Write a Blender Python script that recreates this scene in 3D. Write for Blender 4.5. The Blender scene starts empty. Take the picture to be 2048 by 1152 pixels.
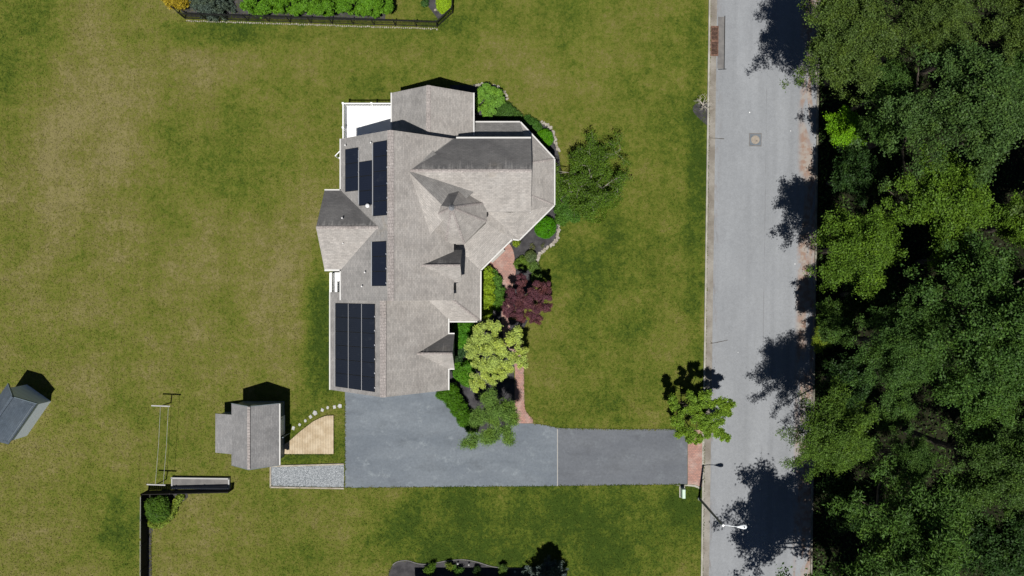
import bpy, math, random
import numpy as np
from mathutils import Vector, Matrix
R = math.radians
H = 62.9                      # camera height, metres
S = 22.0                      # photo pixels per metre on the ground
scene = bpy.context.scene
col = scene.collection

# ------------------------------------------------------------------ camera, sky, sun, exposure
cam_data = bpy.data.cameras.new("camera")
cam_data.sensor_width = 36.0
cam_data.lens = 36.0 * (H * S) / 2048.0
cam_data.clip_end = 3000.0
cam = bpy.data.objects.new("camera", cam_data)
cam.location = (0, 0, H)
cam.rotation_euler = (0, 0, 0)
col.objects.link(cam)
scene.camera = cam

SUN_EL = 67.3
shadow_dir = Vector((0.12, 1.0)).normalized()          # shadows fall this way on the ground
to_sun = Vector((-shadow_dir.x * math.cos(R(SUN_EL)), -shadow_dir.y * math.cos(R(SUN_EL)), math.sin(R(SUN_EL))))
world = bpy.data.worlds.new("World")
scene.world = world
world.use_nodes = True
wn = world.node_tree.nodes
wl = world.node_tree.links
sky = wn.new("ShaderNodeTexSky")
sky.sky_type = 'NISHITA'
sky.sun_disc = False
sky.air_density = 0.42
sky.dust_density = 0.1
sky.sun_elevation = R(SUN_EL)
sky.sun_rotation = math.atan2(to_sun.x, to_sun.y)
wl.new(sky.outputs[0], wn["Background"].inputs[0])
wn["Background"].inputs[1].default_value = 0.05
sd = bpy.data.lights.new("sun", 'SUN')
sd.energy = 5.0
sd.angle = R(0.5)
sd.color = (1.0, 0.96, 0.90)
sun = bpy.data.objects.new("sun", sd)
sun.rotation_euler = to_sun.to_track_quat('Z', 'Y').to_euler()
sun.location = to_sun * 120
col.objects.link(sun)
scene.view_settings.view_transform = 'Standard'
scene.view_settings.look = 'None'
scene.view_settings.gamma = 1.0
scene.view_settings.use_curve_mapping = False
scene.view_settings.exposure = 0.25
scene.cycles.max_bounces = 6
scene.cycles.transparent_max_bounces = 4

# ------------------------------------------------------------------ helpers
def P(px, py, z=0.0):
    k = (1 - z / H) / S
    return Vector(((px - 1024) * k, (576 - py) * k, z))

def G(pts, z=0.0):
    return [P(a, b, z) for a, b in pts]

def tag(o, label=None, cat=None, group=None, kind=None):
    if label: o["label"] = label
    if cat: o["category"] = cat
    if group: o["group"] = group
    if kind: o["kind"] = kind
    return o

def empty(name, loc=(0, 0, 0), label=None, cat=None, group=None, rz=0.0):
    o = bpy.data.objects.new(name, None)
    o.location = loc
    o.rotation_euler = (0, 0, rz)
    o.empty_display_size = 0.3
    col.objects.link(o)
    return tag(o, label, cat, group)

class MB:
    def __init__(s):
        s.v = []; s.f = []; s.m = []
    def poly(s, pts, mi=0):
        b = len(s.v)
        s.v += [tuple(p) for p in pts]
        s.f.append(tuple(range(b, b + len(pts)))); s.m.append(mi)
        return s
    def box(s, c, d, rz=0.0, mi=0):
        hx, hy, hz = d[0] / 2, d[1] / 2, d[2] / 2
        cr, sr = math.cos(rz), math.sin(rz)
        b = len(s.v)
        for z in (-hz, hz):
            for x, y in ((-hx, -hy), (hx, -hy), (hx, hy), (-hx, hy)):
                s.v.append((c[0] + x * cr - y * sr, c[1] + x * sr + y * cr, c[2] + z))
        for q in ((3, 2, 1, 0), (4, 5, 6, 7), (0, 1, 5, 4), (1, 2, 6, 5), (2, 3, 7, 6), (3, 0, 4, 7)):
            s.f.append(tuple(b + i for i in q)); s.m.append(mi)
        return s
    def prism(s, poly, z0, z1, mi=0, top=True, bottom=True):
        n = len(poly); b = len(s.v)
        area = sum(poly[i][0] * poly[(i + 1) % n][1] - poly[(i + 1) % n][0] * poly[i][1] for i in range(n))
        if area < 0: poly = list(reversed(poly))
        f0 = z0 if callable(z0) else (lambda p: z0)
        f1 = z1 if callable(z1) else (lambda p: z1)
        s.v += [(p[0], p[1], f0(p)) for p in poly] + [(p[0], p[1], f1(p)) for p in poly]
        if bottom: s.f.append(tuple(b + i for i in reversed(range(n)))); s.m.append(mi)
        if top: s.f.append(tuple(b + n + i for i in range(n))); s.m.append(mi)
        for i in range(n):
            j = (i + 1) % n
            s.f.append((b + i, b + j, b + n + j, b + n + i)); s.m.append(mi)
        return s
    def slab(s, pts, t=0.16, mi=0):
        pts = [Vector(p) for p in pts]
        nz = sum(pts[i].x * pts[(i + 1) % len(pts)].y - pts[(i + 1) % len(pts)].x * pts[i].y for i in range(len(pts)))
        if nz < 0: pts.reverse()
        n = len(pts); b = len(s.v)
        s.v += [tuple(p) for p in pts] + [(p.x, p.y, p.z - t) for p in pts]
        s.f.append(tuple(b + i for i in range(n))); s.m.append(mi)
        s.f.append(tuple(b + n + i for i in reversed(range(n)))); s.m.append(mi)
        for i in range(n):
            j = (i + 1) % n
            s.f.append((b + i, b + n + i, b + n + j, b + j)); s.m.append(mi)
        return s
    def bar(s, a, c, w, h, mi=0):
        # rectangular bar from a to c: w wide, h tall
        a = Vector(a); c = Vector(c); d = (c - a).normalized()
        side = d.cross(Vector((0, 0, 1)))
        if side.length < 1e-4: side = Vector((1, 0, 0))
        side.normalize(); up = side.cross(d).normalized()
        b = len(s.v)
        for q in (a, c):
            for x, y in ((-1, -1), (1, -1), (1, 1), (-1, 1)):
                s.v.append(tuple(q + side * (x * w / 2) + up * (y * h / 2)))
        for q in ((0, 1, 2, 3), (7, 6, 5, 4), (0, 4, 5, 1), (1, 5, 6, 2), (2, 6, 7, 3), (3, 7, 4, 0)):
            s.f.append(tuple(b + i for i in q)); s.m.append(mi)
        return s
    def tube(s, pts, rad, n=6, mi=0, cap=True):
        pts = [Vector(p) for p in pts]
        b = len(s.v); k = len(pts)
        for i, p in enumerate(pts):
            d = (pts[min(i + 1, k - 1)] - pts[max(i - 1, 0)]).normalized()
            a = d.cross(Vector((0, 0, 1)))
            if a.length < 1e-3: a = d.cross(Vector((0, 1, 0)))
            a.normalize(); c = d.cross(a)
            for j in range(n):
                t = 2 * math.pi * j / n
                s.v.append(tuple(p + (a * math.cos(t) + c * math.sin(t)) * rad[i]))
        for i in range(k - 1):
            for j in range(n):
                j2 = (j + 1) % n
                s.f.append((b + i * n + j, b + i * n + j2, b + (i + 1) * n + j2, b + (i + 1) * n + j)); s.m.append(mi)
        if cap:
            s.f.append(tuple(b + j for j in reversed(range(n)))); s.m.append(mi)
            s.f.append(tuple(b + (k - 1) * n + j for j in range(n))); s.m.append(mi)
        return s
    def mesh(s, name, mats):
        me = bpy.data.meshes.new(name)
        me.from_pydata(s.v, [], s.f)
        if not isinstance(mats, (list, tuple)): mats = [mats]
        for m in mats: me.materials.append(m)
        if len(mats) > 1: me.polygons.foreach_set("material_index", s.m)
        slope_uv(me)
        return me
    def build(s, name, mats, parent=None, loc=None):
        return put(s.mesh(name, mats), name, parent, loc)

def put(me, name, parent=None, loc=None, rz=0.0, scale=None):
    o = bpy.data.objects.new(name, me)
    if loc is not None: o.location = loc
    o.rotation_euler = (0, 0, rz)
    if scale is not None: o.scale = scale
    col.objects.link(o)
    if parent is not None: o.parent = parent
    return o

def slope_uv(me):
    # u runs level along each face, v up its slope, both in metres
    uv = me.uv_layers.new(name="UVMap")
    u2 = me.uv_layers.new(name="FromTop")
    for p in me.polygons:
        n = p.normal
        h = Vector((0, 0, 1)).cross(n)
        h = h.normalized() if h.length > 1e-3 else Vector((1, 0, 0))
        w = n.cross(h)
        for li in p.loop_indices:
            c = me.vertices[me.loops[li].vertex_index].co
            uv.data[li].uv = (c.dot(h), c.dot(w))
        top = max((uv.data[li].uv[1] for li in p.loop_indices))
        for li in p.loop_indices: u2.data[li].uv = (uv.data[li].uv[0], top - uv.data[li].uv[1])

# ------------------------------------------------------------------ materials
class NT:
    def __init__(s, name):
        s.mat = bpy.data.materials.new(name); s.mat.use_nodes = True
        s.n = s.mat.node_tree.nodes; s.l = s.mat.node_tree.links
        s.b = s.n["Principled BSDF"]; s.out = s.n["Material Output"]
    def geo(s):
        return s.n.new("ShaderNodeNewGeometry").outputs["Position"]
    def uv(s, name="UVMap"):
        q = s.n.new("ShaderNodeUVMap"); q.uv_map = name; return q.outputs[0]
    def obj(s):
        return s.n.new("ShaderNodeTexCoord").outputs["Object"]
    def mapping(s, v, scale=(1, 1, 1), loc=(0, 0, 0), rot=(0, 0, 0)):
        m = s.n.new("ShaderNodeMapping")
        m.inputs["Scale"].default_value = scale; m.inputs["Location"].default_value = loc; m.inputs["Rotation"].default_value = rot
        s.l.new(v, m.inputs[0]); return m.outputs[0]
    def noise(s, v, scale, detail=3, rough=0.55, dist=0.0):
        t = s.n.new("ShaderNodeTexNoise")
        t.inputs["Scale"].default_value = scale; t.inputs["Detail"].default_value = detail
        t.inputs["Roughness"].default_value = rough; t.inputs["Distortion"].default_value = dist
        s.l.new(v, t.inputs["Vector"]); return t.outputs["Fac"]
    def cells(s, v, scale):
        t = s.n.new("ShaderNodeTexVoronoi"); t.inputs["Scale"].default_value = scale
        s.l.new(v, t.inputs["Vector"])
        x = s.n.new("ShaderNodeSeparateColor"); s.l.new(t.outputs["Color"], x.inputs[0]); return x.outputs
    def math(s, op, a, b=0.0, c=0.0, clamp=False):
        m = s.n.new("ShaderNodeMath"); m.operation = op; m.use_clamp = clamp
        for i, x in enumerate((a, b, c)):
            if isinstance(x, (int, float)): m.inputs[i].default_value = x
            else: s.l.new(x, m.inputs[i])
        return m.outputs[0]
    def rng(s, v, a, b, c=0.0, d=1.0, smooth=True):
        m = s.n.new("ShaderNodeMapRange"); m.clamp = True
        m.interpolation_type = 'SMOOTHSTEP' if smooth else 'LINEAR'
        s.l.new(v, m.inputs[0])
        for i, x in enumerate((a, b, c, d)): m.inputs[i + 1].default_value = x
        return m.outputs[0]
    def mix(s, f, a, b, mode='MIX'):
        m = s.n.new("ShaderNodeMix"); m.data_type = 'RGBA'; m.blend_type = mode
        for i, x in ((0, f), (6, a), (7, b)):
            if isinstance(x, (int, float)): m.inputs[i].default_value = x
            elif isinstance(x, (tuple, list)): m.inputs[i].default_value = (*x[:3], 1)
            else: s.l.new(x, m.inputs[i])
        return m.outputs[2]
    def ramp(s, f, stops):
        r = s.n.new("ShaderNodeValToRGB")
        e = r.color_ramp.elements
        while len(e) < len(stops): e.new(0.5)
        for i, (p, c) in enumerate(stops):
            e[i].position = p; e[i].color = (*c, 1)
        s.l.new(f, r.inputs[0]); return r.outputs[0]
    def sep(s, v):
        x = s.n.new("ShaderNodeSeparateXYZ"); s.l.new(v, x.inputs[0]); return x.outputs
    def gain(s, c, f):
        # multiply a colour by a number
        h = s.n.new("ShaderNodeVectorMath"); h.operation = 'SCALE'
        s.l.new(c, h.inputs[0])
        if isinstance(f, (int, float)): h.inputs["Scale"].default_value = f
        else: s.l.new(f, h.inputs["Scale"])
        return h.outputs[0]
    def bump(s, h, strength=0.4, dist=0.02):
        b = s.n.new("ShaderNodeBump"); b.inputs["Strength"].default_value = strength; b.inputs["Distance"].default_value = dist
        s.l.new(h, b.inputs["Height"]); s.l.new(b.outputs[0], s.b.inputs["Normal"])
    def base(s, c, rough=0.8, spec=0.3, metal=0.0):
        if isinstance(c, (tuple, list)): s.b.inputs["Base Color"].default_value = (*c[:3], 1)
        else: s.l.new(c, s.b.inputs["Base Color"])
        s.b.inputs["Roughness"].default_value = rough
        s.b.inputs["Specular IOR Level"].default_value = spec
        s.b.inputs["Metallic"].default_value = metal
        return s.mat

def mottled(name, c1, c2, scale=2.0, rough=0.8, spec=0.3, fine=25.0, fine_amt=0.25, bump=0.0, metal=0.0, detail=4):
    t = NT(name); g = t.geo()
    n1 = t.rng(t.noise(g, scale, detail), 0.3, 0.7)
    c = t.mix(n1, c1, c2)
    n2 = t.noise(g, fine, 3)
    c = t.gain(c, t.math('MULTIPLY_ADD', n2, 2 * fine_amt, 1 - fine_amt))
    if bump: t.bump(n2, bump, 0.03)
    return t.base(c, rough, spec, metal)

def lawn_mat():
    t = NT("lawn_grass"); g = t.geo(); x, y, z = t.sep(g)
    warp = t.noise(g, 0.16, 4, 0.6)
    f = t.rng(x, -48, 22, 0.62, 0.37)
    f = t.math('ADD', f, t.math('MULTIPLY', t.math('SUBTRACT', t.noise(g, 0.085, 3, 0.5), 0.5), 0.85))
    f = t.math('ADD', f, t.math('MULTIPLY', t.math('SUBTRACT', t.noise(g, 0.30, 5, 0.70), 0.5), 1.3))
    f = t.math('ADD', f, t.math('MULTIPLY', t.math('SUBTRACT', t.noise(g, 1.7, 5, 0.7), 0.5), 0.85))
    f = t.math('ADD', f, t.math('MULTIPLY', t.math('SUBTRACT', t.noise(g, 5.0, 5, 0.8), 0.5), 1.0))
    f = t.math('ADD', f, t.math('MULTIPLY', t.math('SUBTRACT', t.cells(t.mapping(g, (1, 1, 0.01)), 5.2)[1], 0.5), 0.22))
    def blob(px, py, rx, ry, amt):
        nonlocal f
        c = P(px, py)
        dx = t.math('DIVIDE', t.math('SUBTRACT', x, c.x), rx / S)
        dy = t.math('DIVIDE', t.math('SUBTRACT', y, c.y), ry / S)
        d = t.math('SQRT', t.math('ADD', t.math('MULTIPLY', dx, dx), t.math('MULTIPLY', dy, dy)))
        d = t.math('ADD', d, t.math('MULTIPLY', t.math('SUBTRACT', warp, 0.5), 1.3))
        f = t.math('ADD', f, t.math('MULTIPLY', t.rng(d, 0.25, 1.15, 1, 0), amt))
    # watered / shaded strips stay green, open ground has dried out
    blob(430, 70, 150, 50, -0.45); blob(640, 660, 45, 200, -0.40); blob(620, 900, 110, 60, -0.45)
    blob(1040, 1070, 460, 130, -0.34); blob(1200, 620, 130, 260, -0.15); blob(1392, 480, 26, 620, -0.28)
    blob(250, 1080, 60, 160, -0.4); blob(560, 600, 90, 170, 0.34); blob(170, 300, 150, 330, 0.22)
    blob(1180, 130, 320, 120, 0.16); blob(20, 60, 120, 160, -0.3); blob(470, 280, 150, 160, -0.16)
    blob(1370, 930, 60, 150, -0.2); blob(780, 60, 500, 60, -0.1); blob(620, 430, 40, 130, 0.2)
    c = t.ramp(f, [(0.0, (0.034, 0.060, 0.007)), (0.25, (0.070, 0.098, 0.011)), (0.5, (0.113, 0.126, 0.021)),
                   (0.74, (0.140, 0.134, 0.037)), (1.0, (0.184, 0.163, 0.067))])
    tuft = t.cells(t.mapping(g, (1, 1, 0.01)), 7.0); tuft2 = t.cells(t.mapping(g, (1, 1, 0.01)), 3.1)
    # mowing passes: faint lengthwise bands
    st = t.noise(t.mapping(g, (1.6, 0.05, 1), rot=(0, 0, R(0.8))), 1.0, 2)
    st2 = t.noise(t.mapping(g, (0.06, 1.1, 1)), 1.0, 2)
    fine = t.noise(g, 14.0, 5, 0.75)
    fine2 = t.noise(g, 45.0, 2, 0.7)
    k = t.math('MULTIPLY_ADD', st, 0.24, 0.75)
    k = t.math('MULTIPLY', k, t.math('MULTIPLY_ADD', st2, 0.22, 0.89))
    k = t.math('MULTIPLY', k, t.math('MULTIPLY_ADD', fine, 1.7, 0.13))
    k = t.math('MULTIPLY', k, t.math('MULTIPLY_ADD', fine2, 0.9, 0.55))
    c = t.gain(c, k)
    k = t.math('MULTIPLY', k, t.math('MULTIPLY_ADD', tuft[0], 0.62, 0.69))
    k = t.math('MULTIPLY', k, t.math('MULTIPLY_ADD', tuft2[0], 0.22, 0.89))
    k = t.math('MULTIPLY', k, t.math('MULTIPLY_ADD', t.noise(g, 3.2, 4, 0.8), 0.7, 0.65))
    straw = t.rng(t.noise(g, 6.5, 4, 0.8), 0.66, 0.78)
    c = t.mix(t.math('MULTIPLY', straw, 0.35), c, (0.26, 0.21, 0.11))
    t.bump(t.noise(g, 18.0, 5, 0.8), 0.6, 0.05)
    return t.base(c, 0.95, 0.1)

def road_mat():
    t = NT("aged_asphalt"); v = t.obj(); x, y, z = t.sep(v)
    fine = t.noise(v, 22, 4, 0.8); grain = t.noise(v, 60, 2, 0.7)
    c = t.mix(t.noise(v, 0.35, 4), (0.190, 0.196, 0.205), (0.235, 0.240, 0.246))
    lanes = t.noise(t.mapping(v, (0.9, 0.015, 1)), 1.0, 3)
    c = t.gain(c, t.math('MULTIPLY_ADD', lanes, 0.22, 0.89))
    c = t.gain(c, t.math('MULTIPLY_ADD', fine, 1.0, 0.5))
    c = t.gain(c, t.math('MULTIPLY_ADD', grain, 0.35, 0.83))
    c = t.gain(c, t.math('MULTIPLY_ADD', t.cells(v, 8.5)[0], 0.10, 0.95))
    c = t.gain(c, t.math('MULTIPLY_ADD', t.noise(v, 2.0, 5, 0.75), 0.3, 0.85))
    c = t.mix(1.0, c, (0.97, 1.0, 1.035), 'MULTIPLY')
    tr = t.math('ABSOLUTE', t.math('SUBTRACT', t.math('ABSOLUTE', t.math('SUBTRACT', t.math('ABSOLUTE', x), 1.9)), 0.75))
    c = t.gain(c, t.math('SUBTRACT', 1.0, t.math('MULTIPLY', t.rng(tr, 0.0, 0.4, 1, 0), 0.045)))
    bl = t.rng(t.noise(t.mapping(v, (1.0, 0.12, 1), (3, 9, 0)), 0.5, 4, 0.6), 0.35, 0.7, 0.93, 1.05)
    c = t.gain(c, bl)
    oil = t.rng(t.noise(t.mapping(v, (1.3, 0.5, 1)), 0.9, 5, 0.7), 0.63, 0.80)
    c = t.gain(c, t.math('SUBTRACT', 1.0, t.math('MULTIPLY', oil, 0.22)))
    # lengthwise paving seam and a few transverse cracks
    seam = t.rng(t.math('ABSOLUTE', t.math('ADD', t.math('SUBTRACT', x, 0.35), t.math('MULTIPLY', t.math('SUBTRACT', t.noise(v, 0.6, 3), 0.5), 0.12))), 0.0, 0.05, 0.5, 0)
    c = t.mix(t.math('MULTIPLY', seam, t.rng(t.noise(v, 0.22, 2), 0.42, 0.6)), c, (0.10, 0.10, 0.105))
    # silt and rust-brown leaf dirt washed along both gutters
    w = t.noise(t.mapping(v, (1.0, 0.22, 1)), 0.85, 5, 0.65, 0.8)
    right = t.math('MULTIPLY', t.rng(x, 3.1, 3.7), t.rng(w, 0.40, 0.55))
    rc = t.mix(t.rng(t.noise(v, 1.8, 4), 0.4, 0.6), (0.215, 0.135, 0.095), (0.26, 0.225, 0.195))
    c = t.mix(t.math('MULTIPLY', right, 0.85), c, rc)
    left = t.math('MULTIPLY', t.rng(x, -3.55, -4.5), t.rng(t.noise(t.mapping(v, (1.6, 0.28, 1)), 1.1, 5, 0.7, 0.6), 0.45, 0.66))
    c = t.mix(t.math('MULTIPLY', left, 0.7), c, t.mix(t.rng(t.noise(v, 2.3, 4), 0.4, 0.6), (0.13, 0.095, 0.075), (0.10, 0.10, 0.10)))
    t.bump(fine, 0.3, 0.01)
    return t.base(c, 0.85, 0.25)

def drive_mat(name, c1, c2, stain=0.5):
    t = NT(name); g = t.geo()
    f = t.rng(t.noise(t.mapping(g, (0.35, 1.1, 1)), 0.5, 5, 0.6, 0.5), 0.3, 0.72)
    c = t.mix(f, c1, c2)
    dk = t.rng(t.noise(t.mapping(g, (0.5, 1.0, 1), (7, 3, 0)), 0.8, 5, 0.65), 0.5, 0.72)
    c = t.gain(c, t.math('SUBTRACT', 1.0, t.math('MULTIPLY', dk, 0.20)))
    blot = t.rng(t.noise(g, 0.8, 6, 0.72), 0.53, 0.75)
    c = t.mix(t.math('MULTIPLY', blot, stain), c, (0.195, 0.222, 0.242))
    scr = t.rng(t.noise(t.mapping(g, (0.8, 7.0, 1), rot=(0, 0, 0.35)), 0.9, 4, 0.7), 0.66, 0.74)
    c = t.mix(t.math('MULTIPLY', scr, 0.25), c, (0.22, 0.225, 0.23))
    c = t.gain(c, t.math('MULTIPLY_ADD', t.cells(g, 8.0)[0], 0.14, 0.93))
    c = t.gain(c, t.math('MULTIPLY_ADD', t.noise(g, 4.0, 5, 0.75), 0.5, 0.75))
    t.bump(t.noise(g, 45, 3), 0.25, 0.01)
    return t.base(c, 0.75, 0.35)

def shingle_mat(name, c1, c2, algae=0.0, warm=(0.27, 0.19, 0.075), warm_amt=0.0, gap=0.70):
    t = NT(name); u = t.uv(); g = t.geo(); tx, ty, tz = t.sep(t.uv("FromTop"))
    br = t.n.new("ShaderNodeTexBrick")
    br.inputs["Scale"].default_value = 1.0; br.inputs["Brick Width"].default_value = 0.30; br.inputs["Row Height"].default_value = 0.15
    br.inputs["Mortar Size"].default_value = 0.012; br.inputs["Mortar Smooth"].default_value = 0.4
    br.inputs["Color1"].default_value = (0.90, 0.90, 0.90, 1); br.inputs["Color2"].default_value = (1.10, 1.09, 1.08, 1)
    br.inputs["Mortar"].default_value = (gap, gap, gap, 1)
    t.l.new(u, br.inputs["Vector"])
    c = t.mix(t.rng(t.noise(g, 0.7, 5, 0.62), 0.28, 0.72), c1, c2)
    c = t.mix(1.0, c, br.outputs["Color"], 'MULTIPLY')
    streak = t.noise(t.mapping(u, (2.2, 0.16, 1)), 1.0, 4, 0.6)
    if algae:
        # dark algae runs on the damp side; metal at the ridge keeps the topmost courses clean in streaks
        cloud = t.rng(t.noise(u, 0.45, 4, 0.55), 0.3, 0.7)
        runs = t.noise(t.mapping(u, (3.2, 0.05, 1)), 1.0, 4, 0.7)
        reach = t.math('MULTIPLY_ADD', t.rng(runs, 0.42, 0.78), 1.7, 0.22)
        clean = t.math('SUBTRACT', 1.0, t.rng(t.math('DIVIDE', ty, reach), -0.1, 1.25))
        a = t.math('MULTIPLY', t.math('MULTIPLY_ADD', cloud, 0.22, 0.74), t.math('SUBTRACT', 1.0, t.math('MULTIPLY', clean, 0.80)))
        c = t.mix(t.math('MULTIPLY', a, algae), c, (0.030, 0.031, 0.036))
    else:
        c = t.gain(c, t.math('MULTIPLY_ADD', streak, 0.34, 0.83))
        blot = t.rng(t.noise(g, 0.42, 5, 0.6), 0.52, 0.74)
        c = t.gain(c, t.math('SUBTRACT', 1.0, t.math('MULTIPLY', blot, 0.16)))
    if warm_amt:
        wv = t.math('MULTIPLY', t.rng(t.noise(g, 0.33, 4, 0.6), 0.60, 0.76), t.rng(ty, 0.2, 2.2, 1, 0))
        c = t.mix(t.math('MULTIPLY', wv, warm_amt), c, warm)
    c = t.gain(c, t.math('MULTIPLY_ADD', t.cells(t.mapping(u, (3.0, 6.7, 1)), 1.0)[0], 0.14, 0.93))
    fl = t.noise(t.mapping(u, (4.5, 11, 1)), 1.0, 3, 0.7)
    c = t.gain(c, t.math('MULTIPLY_ADD', fl, 0.5, 0.75))
    c = t.gain(c, t.math('MULTIPLY_ADD', t.noise(g, 28, 3, 0.7), 0.5, 0.75))
    t.bump(br.outputs["Fac"], -0.4, 0.015)
    return t.base(c, 0.9, 0.2)

def brick_mat(name):
    t = NT(name); g = t.geo()
    br = t.n.new("ShaderNodeTexBrick")
    br.inputs["Scale"].default_value = 1.0; br.inputs["Brick Width"].default_value = 0.24; br.inputs["Row Height"].default_value = 0.15
    br.inputs["Mortar Size"].default_value = 0.012; br.inputs["Mortar Smooth"].default_value = 0.2
    br.inputs["Color1"].default_value = (0.34, 0.185, 0.150, 1); br.inputs["Color2"].default_value = (0.255, 0.150, 0.130, 1)
    br.inputs["Mortar"].default_value = (0.15, 0.11, 0.095, 1)
    t.l.new(g, br.inputs["Vector"])
    c = t.mix(t.math('MULTIPLY', t.rng(t.noise(g, 1.2, 4), 0.45, 0.7), 0.45), br.outputs["Color"], (0.37, 0.30, 0.27))
    c = t.gain(c, t.math('MULTIPLY_ADD', t.noise(g, 16, 3), 0.5, 0.75))
    t.bump(br.outputs["Fac"], -0.6, 0.015)
    return t.base(c, 0.85, 0.25)

def siding_mat(name, c, step=0.115, dark=0.55):
    t = NT(name); g = t.geo(); x, y, z = t.sep(g)
    saw = t.math('FRACT', t.math('DIVIDE', z, step))
    lap = t.rng(saw, 0.0, 0.16, dark, 1.0)
    base = t.mix(t.noise(g, 1.5, 4), tuple(k * 0.93 for k in c), c)
    cc = t.gain(base, lap)
    t.bump(saw, 0.6, 0.02)
    return t.base(cc, 0.55, 0.4)

def groove_mat(name, c, step=0.2):
    # vertical grooved cladding: grooves run up the wall
    t = NT(name); u = t.uv(); x, y, z = t.sep(u)
    saw = t.math('FRACT', t.math('DIVIDE', x, step))
    lap = t.rng(t.math('ABSOLUTE', t.math('SUBTRACT', saw, 0.5)), 0.36, 0.46, 1.0, 0.50)
    cc = t.gain(t.mix(t.noise(u, 2, 4), tuple(k * 0.9 for k in c), c), lap)
    return t.base(cc, 0.6, 0.35)

def leaf_mat(name, spread=0.5, trans=0.25, gloss=0.12):
    # colour comes from each object's own colour, varied leaf by leaf
    t = NT(name)
    oi = t.n.new("ShaderNodeObjectInfo")
    ge = t.n.new("ShaderNodeNewGeometry")
    r = ge.outputs["Random Per Island"]
    c = t.gain(oi.outputs["Color"], t.math('MULTIPLY_ADD', r, spread * 2, 1 - spread))
    n = t.noise(t.geo(), 0.9, 3)
    c = t.mix(t.math('MULTIPLY', t.rng(n, 0.42, 0.68), 0.5), c, t.mix(1.0, c, (1.22, 1.12, 0.6), 'MULTIPLY'))
    r2 = t.math('FRACT', t.math('MULTIPLY', r, 17.31))
    c = t.mix(t.math('MULTIPLY', t.rng(r2, 0.85, 1.0), 0.55), c, t.mix(1.0, c, (1.9, 1.65, 1.3), 'MULTIPLY'))
    t.base(c, 0.5, gloss)
    tr = t.n.new("ShaderNodeBsdfTranslucent")
    t.l.new(t.mix(1.0, c, (1.25, 1.3, 0.5), 'MULTIPLY'), tr.inputs[0])
    ms = t.n.new("ShaderNodeMixShader"); ms.inputs[0].default_value = trans
    t.l.new(t.b.outputs[0], ms.inputs[1]); t.l.new(tr.outputs[0], ms.inputs[2])
    t.l.new(ms.outputs[0], t.out.inputs[0])
    return t.mat

def flat(name, c, rough=0.6, spec=0.4, metal=0.0, amt=0.12, fine=12.0):
    t = NT(name); g = t.geo()
    cc = t.gain(t.mix(t.noise(g, fine, 4), tuple(k * 0.9 for k in c), c), t.math('MULTIPLY_ADD', t.noise(g, fine * 0.2, 3), 2 * amt, 1 - amt))
    return t.base(cc, rough, spec, metal)

def glass_panel_mat():
    t = NT("solar_cell_glass"); u = t.uv(); g = t.geo(); x, y, z = t.sep(u)
    fy = t.math('FRACT', t.math('DIVIDE', y, 0.165)); fx = t.math('FRACT', t.math('DIVIDE', x, 0.165))
    line = t.math('MAXIMUM', t.rng(t.math('ABSOLUTE', t.math('SUBTRACT', fy, 0.5)), 0.45, 0.49), t.rng(t.math('ABSOLUTE', t.math('SUBTRACT', fx, 0.5)), 0.45, 0.49))
    c = t.mix(t.noise(g, 0.6, 4), (0.0065, 0.0085, 0.017), (0.011, 0.014, 0.025))
    c = t.mix(t.math('MULTIPLY', line, 0.5), c, (0.020, 0.024, 0.036))
    dust = t.rng(t.noise(t.mapping(u, (0.9, 0.5, 1)), 1.5, 4, 0.7), 0.58, 0.85)
    c = t.mix(t.math('MULTIPLY', dust, 0.22), c, (0.09, 0.10, 0.11))
    return t.base(c, 0.22, 0.35)

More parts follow.
